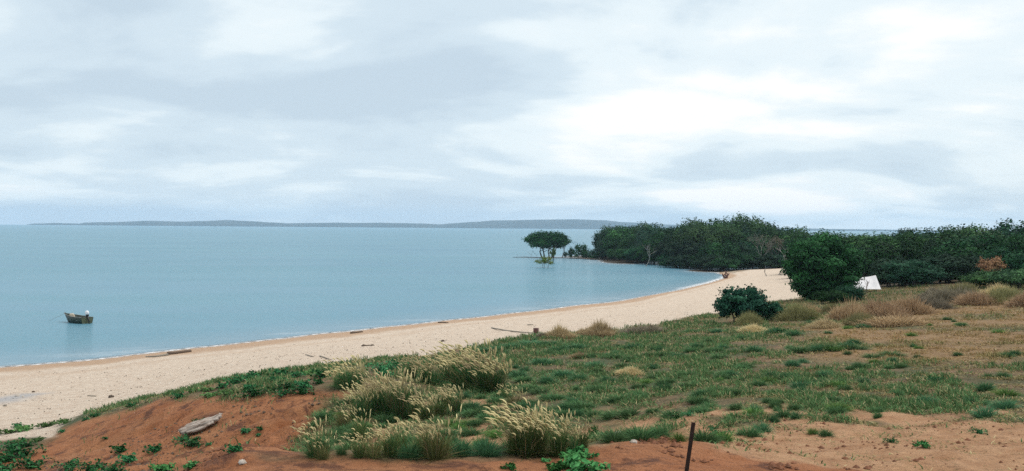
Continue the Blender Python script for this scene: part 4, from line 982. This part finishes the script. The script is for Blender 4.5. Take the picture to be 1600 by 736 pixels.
# ------------------------------------------------------------------ green tussocks
def tussock(seed, n=420, w=.6, h=.32, lo=(.035, .090, .038), hi=(.10, .195, .082)):
    r = np.random.default_rng(seed); a = r.random(n) * math.tau; q = np.sqrt(r.random(n)) * w / 2
    base = np.stack([np.cos(a) * q * .75, np.sin(a) * q * .75, np.full(n, -.03)], 1); lean = np.stack([np.cos(a), np.sin(a)], 1) * (q * .9 + .16 * r.random(n))[:, None]
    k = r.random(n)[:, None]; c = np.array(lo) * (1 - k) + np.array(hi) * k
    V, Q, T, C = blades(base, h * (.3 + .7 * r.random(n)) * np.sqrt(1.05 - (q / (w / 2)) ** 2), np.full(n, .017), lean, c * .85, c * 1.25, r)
    return mesh_np('grass_tussock', V, Q, T, [M['grass']], C, smooth=False)
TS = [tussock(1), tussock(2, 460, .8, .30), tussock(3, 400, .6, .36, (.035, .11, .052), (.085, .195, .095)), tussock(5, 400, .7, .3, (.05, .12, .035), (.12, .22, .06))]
spots = [(1365, 560, 46, 1), (1395, 556, 50, 1), (1330, 545, 60, 1), (1290, 545, 56, 0), (1250, 550, 50, 0), (1240, 525, 40, 2), (1210, 520, 36, 2), (1410, 575, 22, 0), (1340, 575, 24, 2), (1366, 568, 20, 3), (1125, 560, 46, 1), (1130, 615, 36, 0),
         (1160, 578, 30, 0), (1010, 600, 34, 3), (1020, 575, 40, 0), (1060, 560, 36, 2), (1090, 545, 36, 2), (990, 545, 40, 2), (960, 560, 40, 0), (930, 575, 40, 2), (900, 545, 46, 2), (870, 550, 50, 2), (850, 570, 50, 2), (880, 590, 46, 2), (830, 610, 44, 0),
         (845, 615, 50, 1), (810, 590, 46, 2), (870, 625, 40, 0), (940, 612, 50, 0), (965, 628, 46, 0), (910, 640, 50, 0), (930, 650, 44, 1), (880, 650, 38, 0), (1000, 625, 40, 0), (1040, 610, 36, 2), (1070, 590, 40, 0), (950, 598, 34, 2), (1190, 595, 26, 0),
         (1275, 500, 30, 3), (1320, 498, 26, 0), (1345, 502, 44, 0), (1425, 525, 24, 3), (1435, 545, 20, 3), (1390, 503, 20, 0), (1200, 630, 22, 0), (1210, 660, 22, 2), (1270, 678, 22, 3), (1290, 682, 28, 0), (1370, 645, 26, 0), (1460, 600, 24, 2), (1490, 600, 20, 2),
         (800, 545, 60, 2), (830, 540, 60, 2), (770, 550, 50, 2), (860, 540, 50, 2), (740, 560, 40, 0), (720, 640, 26, 0), (735, 650, 40, 0), (760, 655, 40, 0), (745, 665, 34, 0), (815, 640, 40, 0), (710, 665, 20, 0), (960, 690, 60, 0), (1000, 686, 66, 0), (1030, 682, 44, 0),
         (1100, 690, 56, 0), (1130, 688, 40, 3), (1170, 682, 46, 0), (1190, 676, 40, 2), (1060, 690, 30, 3), (720, 712, 60, 2), (760, 712, 60, 2), (640, 716, 50, 2), (1150, 640, 30, 0), (1110, 640, 40, 0), (1180, 645, 30, 2), (1240, 640, 30, 0), (1560, 520, 24, 3), (1480, 500, 22, 0),
         (1500, 508, 20, 3), (1145, 590, 30, 2), (1180, 550, 34, 2), (1160, 530, 30, 0), (1120, 520, 30, 2), (1080, 520, 30, 0), (1320, 610, 30, 0), (1290, 590, 30, 2), (1350, 600, 24, 2), (1450, 632, 40, 2), (1400, 618, 30, 0), (1570, 640, 50, 2), (1540, 610, 40, 2)]
for px_, py_ in [(random.uniform(490, 780), random.uniform(625, 716)) for _ in range(46)]: spots.append((px_, py_, random.uniform(24, 52), random.choice((0, 1, 0, 3))))
for _ in range(190):
    px_ = random.uniform(720, 1590); lo_y = 530 if px_ < 1150 else 500; py_ = random.uniform(lo_y, 655)
    if px_ > 1350 and random.random() < .5: continue
    spots.append((px_, py_, random.uniform(12, 36) * (.6 + (py_ - 480) / 200), random.choice((0, 0, 2, 2, 3) if px_ > 1100 else (0, 0, 2, 1))))
for i, (px, py, wp, k) in enumerate(spots):
    k_t = k; q = hit(px, py); w0 = (.6, .8, .6, .7)[k]; s = msize(wp, q[1]) / w0 / 1.25
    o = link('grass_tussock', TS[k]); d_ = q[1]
    zone = ('yellow green' if k == 3 else 'grey green' if k == 2 else 'broad green' if k == 1 else 'deep green')
    size = 'small' if wp < 22 else 'large' if wp > 38 else 'medium'
    band = 'far' if py < 550 else 'middle' if py < 600 else 'near'
    where = ('on bare earth near the steel post' if py > 665 and px > 940 else 'at the foot of the tall seeded grass' if py > 635 and px < 850 else
             band + ' in the field ' + ('right of the seeded grass' if px < 900 else 'below the tawny bushes' if px < 1020 else 'behind the steel post' if px < 1140 else
             'below the ragged bush' if px < 1250 else 'below the round tree' if px < 1390 else 'at the right side'))
    sx = min(s, 2.4)
    place(o, px, py, sxyz=(s, s * .8, min(.45 + s * .45, 1.1)), label=f'{size} {zone} grass tussock {where}', cat='grass tussock', group=f'{size} {zone} tussocks {where}')

# ------------------------------------------------------------------ leafy plants: creepers and broad leaved weeds
def leafy(seed, n=160, w=.9, h=.25, size=.06, lo=(.012, .075, .03), hi=(.05, .19, .07), runners=5):
    r = np.random.default_rng(seed); rs_ = random.Random(seed); root = empty('creeping_plant'); m = MB(); P_ = []
    for k in range(runners):
        a = rs_.random() * math.tau; L = w / 2 * rs_.uniform(.5, 1.05); pts = []
        for i in range(6):
            t = i / 5; a += rs_.uniform(-.3, .3); pts.append((math.cos(a) * L * t, math.sin(a) * L * t, .02 + h * .5 * math.sin(t * 2.4) * rs_.uniform(.6, 1)))
        m.tube(pts, [.008] * 5 + [.004], 4)
        P_ += pts
    m.build('stems', M['greywood'], root)
    P_ = np.array(P_); idx = r.integers(0, len(P_), n); p = P_[idx] + r.normal(size=(n, 3)) * np.array([w * .06, w * .06, h * .18]); p[:, 2] = np.maximum(p[:, 2], .02)
    nn = norm(r.normal(size=(n, 3)) * .55 + np.array([0, -.3, 1])); t = norm(np.cross(nn, r.normal(size=(n, 3)))); b = np.cross(nn, t); s = (size * (.6 + .7 * r.random(n)))[:, None]
    c0 = p; ring = [c0 - t * s, c0 - t * s * .35 + b * s * .62 + nn * s * .12, c0 + t * s * .45 + b * s * .5 + nn * s * .1, c0 + t * s, c0 + t * s * .45 - b * s * .5 + nn * s * .1, c0 - t * s * .35 - b * s * .62 + nn * s * .12]
    V = np.stack(ring, 1).reshape(-1, 3); i6 = np.arange(n)[:, None] * 6; Q = np.concatenate([i6 + np.array([0, 1, 2, 3]), i6 + np.array([0, 3, 4, 5])])
    k = r.random(n)[:, None]; c = np.array(lo) * (1 - k) + np.array(hi) * k
    link('leaves', mesh_np('leaves', V, Q, None, [M['leaf']], np.repeat(c, 6, 0), smooth=False), root); return root
LP_ = [leafy(1), leafy(2, 260, 1.0, .35, .05), leafy(3, 200, .9, .3, .085, (.02, .10, .03), (.08, .26, .08)), leafy(4, 260, 1.2, .16, .05, (.03, .09, .03), (.10, .19, .06))]
lp_used = set()
plants = [ # px, py, width px, kind, label, (height factor)
 (192, 706, 46, 0, 'dark creeping plant on the red mound, upper left of three'), (205, 722, 50, 0, 'dark creeping plant low on the red mound'), (245, 706, 44, 0, 'creeping plant below the left end of the weathered log'),
 (285, 690, 30, 1, 'dark plant growing at the left tip of the weathered log'), (300, 697, 44, 1, 'dark plant under the weathered log'), (370, 706, 44, 0, 'dark creeping plant right of the weathered log'), (380, 678, 30, 0, 'smaller creeping plant up slope right of the log'),
 (408, 672, 22, 0, 'upright green trail farthest right on the red mound'), (402, 682, 18, 0, 'lower piece of the upright green trail on the red mound'), (310, 662, 26, 1, 'small dark plant behind the top of the log'), (325, 697, 20, 0, 'little plant sprigs below the right half of the log'),
 (98, 676, 18, 0, 'little bush where the red mound starts at the left'), (165, 686, 16, 0, 'tiny plant alone on the left mound face'),
 (10, 722, 56, 1, 'dense dark leafy plant in the lower left corner'), (35, 714, 60, 1, 'dense dark leafy plant right of the corner one'), (20, 704, 50, 1, 'dark leafy plant top of the lower left cluster'), (50, 732, 60, 1, 'dark leafy plant at the bottom left edge'), (5, 738, 60, 1, 'dark leafy plant cut by the bottom left corner'), (42, 698, 26, 1, 'small leafy plant topping the lower left cluster'),
 (110, 734, 50, 1, 'leafy plant at the bottom edge left of the mound'), (140, 738, 50, 1, 'second leafy plant at the bottom edge left of the mound'), (175, 740, 50, 1, 'third leafy plant at the bottom edge below the mound'),
 (250, 738, 40, 2, 'bright leafy plant at the bottom edge below the log'), (300, 732, 30, 2, 'bright green leafy plant on the rim of the near bank'),
 (15, 676, 50, 3, 'green creeper strip at the far left sand edge'), (45, 672, 50, 3, 'green creeper strip second from the left on the sand edge'), (75, 667, 46, 3, 'green creeper strip in the middle of the lower left sand edge'), (105, 661, 40, 3, 'green creeper strip close to where the mound begins'),
 (132, 657, 22, 0, 'dark creeper tuft on the sand edge at the mound start'), (148, 652, 22, 0, 'darkest creeper tuft on the crest above the mound start'), (30, 668, 26, 0, 'dark creeper tuft above the far left strip'),
 (28, 692, 40, 3, 'creeper strip between the sand and the lower left leafy cluster'), (62, 690, 36, 3, 'creeper sprigs where the mound meets the lower left sand'),
 (205, 635, 26, 0, 'small creeper at the crest of the mound beside the sand'),
 (892, 722, 46, 2, 'broad leaved bright green plant beside the golden seeded grass'), (912, 716, 52, 2, 'largest broad leaved bright plant on the near bank'), (905, 734, 60, 2, 'broad leaved plant at the bottom edge below the largest'), (925, 736, 46, 2, 'broad leaved plant right of the bottom one'), (870, 736, 40, 2, 'broad leaved plant left of the bottom one'),
 (800, 734, 30, 2, 'small bright weed at the bottom edge left of the broad leaved plants'), (850, 722, 18, 2, 'tiny weed on the rim of the near bank'),
 (1058, 655, 30, 1, 'dark leafy plant just above the top of the steel post'), (1075, 650, 22, 1, 'second dark leafy plant right above the post'), (1112, 672, 26, 1, 'leafy green plant right of the steel post'), (1125, 682, 36, 1, 'dark green leafy weed right of the post among tussocks'),
 (1445, 700, 30, 2, 'bright green weed alone on the pale bare earth at right'), (1392, 692, 24, 1, 'small dark weed left of the bright weed on bare earth'), (1530, 678, 30, 1, 'flat dark weed on bare earth at the right'), (1220, 520, 26, 1, 'dark leafy plant in the field below the ragged bush'),
 (1300, 497, 24, 1, 'dark leafy sprig under the big round tree'), (1460, 596, 30, 1, 'leafy green weed in the right part of the field'), (1285, 606, 26, 1, 'leafy weed in the middle right of the field'), (927, 682, 16, 2, 'yellow green upright weed right of the golden seeded grass')]
for px, py in [(285, 622), (300, 614), (320, 612), (345, 606), (365, 600), (385, 596), (405, 590), (425, 598), (440, 588), (460, 590), (480, 586), (330, 622), (360, 616), (390, 612), (420, 610), (450, 608), (480, 606), (500, 600), (600, 580), (620, 578), (595, 590), (510, 590), (440, 618), (470, 616), (400, 620)]:
    plants.append((px + random.uniform(-4, 4), py, random.uniform(34, 50), random.choice((0, 1, 0, 3)), None))
for px, py, wp, k, lb in plants:
    b = LP_[k] if k not in lp_used else copy_tree(LP_[k]); lp_used.add(k); q = hit(px, py); s = msize(wp, q[1]) / (.9, 1.0, .9, 1.2)[k]
    g_ = None
    if lb is None: lb, g_ = 'creeping green plant between red mound and sand', 'creeping plants behind the red mound'
    zf = {'yellow green upright': 3.0}.get(' '.join(lb.split()[:3]), 1.0)
    place(b, px, py, sxyz=(s, s, s * zf), label=lb, cat='plant', group=g_)

# ------------------------------------------------------------------ grass cover (uncountable)
def cover(n, lo_r, hi_r, th0, th1, seed):
    r = np.random.default_rng(seed); a = r.uniform(math.radians(th0), math.radians(th1), n); R = np.exp(r.uniform(math.log(lo_r), math.log(hi_r), n))
    x = np.sin(a) * R; y = np.cos(a) * R; return x, y, R, r
x, y, R, r = cover(1300000, 12, 125, -24, 36, 5)
mk = masks(x, y)
p = fbm(x / 1.5, y / 2.4, 51, 4); p2 = fbm(x / 6, y / 6, 61, 3); p3 = fbm(x / 3, y / 3, 91, 3)
u_ = np.arctan2(x, y) * F + 800
litm = inside(LIT, x, y, 0, 1, .01)
dens = sstep(.36, .56, p * .7 + p2 * .3 + .05) * .75 + .25
dens = np.maximum(dens, .85 * mk['rust']); dens = np.maximum(dens, .6 * sstep(1180, 1380, u_))
dens *= (1 - mk['sand']) * (1 - .985 * mk['red']) * (1 - .93 * mk['bare']) * (1 - litm) * (1 - .25 * mk['rust'])
dens *= sstep(-.06, .06, np.zeros_like(x)) * 0 + 1
pf = fbm(x / .42, y / .6, 131, 3)
dens *= .35 + .65 * sstep(.36, .56, pf)
keep = r.random(len(x)) < dens * .95
bare = mk['bare'][keep]; pf = pf[keep]
x, y, R, p, p2, p3, rust = x[keep], y[keep], R[keep], p[keep], p2[keep], p3[keep], mk['rust'][keep]; n = len(x)
u = np.arctan2(x, y) * F + 800; z = ground(x, y)
# species mix: green towards the left and middle of the field, straw and rust towards the far right
green = sstep(.44, .62, p3 * .25 + p * .45 + pf * .3 + np.interp(u, [500, 900, 1150, 1350, 1600], [.03, .06, .02, -.04, -.08]) + np.interp(R, [14, 24, 40, 60, 100], [-.04, .02, .03, -.02, -.06]))
gc = np.array([.076, .138, .056]); bc = np.array([.24, .17, .095]); rc = np.array([.27, .155, .08]); oc = np.array([.125, .13, .058])
green = np.clip((green * (1 - .6 * bare) * .70 + .03) > r.random(len(x)), 0, 1).astype(float); k = r.random(n); c = gc * green[:, None] + ((bc * k[:, None] + oc * (1 - k)[:, None])) * (1 - green)[:, None]
c = c * (1 - rust[:, None] * .75) + rc * rust[:, None] * .75; c *= (.6 + .8 * r.random(n))[:, None]; c = np.where((r.random(n) < .09)[:, None], np.array([.34, .29, .17]), c)
hg = (.03 + .085 * r.random(n)) * (.7 + .6 * green) * (.4 + .5 * sstep(.35, .65, p) + .9 * sstep(.42, .68, pf)) * (1 - .5 * bare) * np.interp(R, [12, 40, 120], [.8, 1.1, 2.0]) * (1 - .4 * rust)
w_ = .011 + R * .00050
V, Q, T, C = blades(np.stack([x, y, z - .02], 1), hg, w_, r.normal(size=(n, 2)) * .075 + np.array([-.02, 0]), c, c * 1.1, r)
me = mesh_np('field_grass', V, Q, T, [M['grass']], C, smooth=False)
tag(link('field_grass', me), 'short mixed green and straw grass covering the dune field', 'grass', kind='stuff'); print('grass blades', n)

# clods and small stones on the red earth, bits of shell and weed on the sand
def bits(name, n, th0, th1, r0, r1, maskf, size, mat, seed, label, cat):
    x, y, R, r = cover(n, r0, r1, th0, th1, seed); k = maskf(x, y, r); x, y = x[k], y[k]; z = ground(x, y); n = len(x)
    s = size * (.4 + 1.1 * r.random(n) ** 3); V = []
    for d in ((1, 0, 0), (0, 1, 0), (-1, 0, 0), (0, -1, 0), (0, 0, .7), (0, 0, -.5)):
        V.append(np.stack([x, y, z + s * .2], 1) + np.array(d) * s[:, None] * (.7 + .6 * r.random((n, 3))))
    V = np.stack(V, 1).reshape(-1, 3); i = np.arange(n)[:, None] * 6
    T = np.concatenate([i + np.array(t) for t in ((0, 1, 4), (1, 2, 4), (2, 3, 4), (3, 0, 4), (1, 0, 5), (2, 1, 5), (3, 2, 5), (0, 3, 5))])
    tag(link(name, mesh_np(name, V, None, T, [M[mat]], smooth=False)), label, cat, kind='stuff')
bits('soil_clods', 60000, -26, 36, 11, 34, lambda x, y, r: (lambda m_: (np.maximum(m_['red'], m_['bare']) > .5) & (fbm(x / .8, y / .8, 5, 3) > .5) & (r.random(len(x)) < np.where(m_['bare'] > m_['red'], .07, .45)))(masks(x, y)), .035, 'clod', 3, 'crumbs of red soil scattered over the bare earth', 'soil')
bits('dead_leaf_scraps', 16000, -26, 12, 15, 36, lambda x, y, r: (lambda m_: (m_['red'] > .5) & (fbm(x / .9, y / .9, 15, 3) > .56) & (r.random(len(x)) < .6))(masks(x, y)), .055, 'wetwood', 13, 'dark dead scraps of plants lying on the red mound', 'debris')
bits('beach_debris', 30000, -30, 14, 36, 120, lambda x, y, r: (lambda m_, g: (m_['sand'] > .9) & (g > .35) & ((fbm(x / 1.2, y / 1.2, 5, 3) > .52) & (r.random(len(x)) < .35) | (np.abs(g - 1.42 - .12 * np.sin(x * .4)) < .035) & (fbm(x / 1.6, y / 1.6, 8, 3) > .47)))(masks(x, y), ground(x, y)), .035, 'weed', 4, 'fragments of weed and shell strewn over the sand', 'debris')
# dead grass tangle: dried weed line on the left beach
m = None
for i, (px, py, s, lb) in enumerate([(27, 620, .16, 'white lump in the grey ash patch on the left beach'), (36, 621, .10, 'smaller white lump right of the one in the ash patch'), (967, 647 + 33, .07, 'white stone among low grass right of the golden clumps'), (990, 692, .05, 'small white stone on the near bank'), (379, 724, .05, 'small white stone on the rim of the near bank')]):
    knob(px, py, s, 'white_stone', lb, 'stone', 'stone')

# ------------------------------------------------------------------ labels of look-alikes: say which one by its order from the left
ORD = ['leftmost', 'second from the left', 'third from the left', 'fourth from the left', 'fifth from the left', 'sixth from the left', 'seventh from the left', 'eighth from the left', 'ninth from the left', 'tenth from the left']
by = {}
for ob in scene.objects:
    if ob.parent is None and ob.get('label'): by.setdefault(ob['label'], []).append(ob)
for lb, obs in by.items():
    if len(obs) < 2: continue
    obs.sort(key=lambda q_: math.atan2(q_.location.x, q_.location.y)); n = len(obs)
    for i, ob in enumerate(obs):
        if i < (n + 1) // 2 or n == 1: w_ = ORD[i] if i < 10 else None
        else: j = n - 1 - i; w_ = ('rightmost' if j == 0 else ORD[j].replace('left', 'right')) if j < 10 else None
        if w_ is None: w_ = 'towards the middle'
        t_ = lb + ', ' + w_
        if len(t_.split()) <= 16: ob['label'] = t_
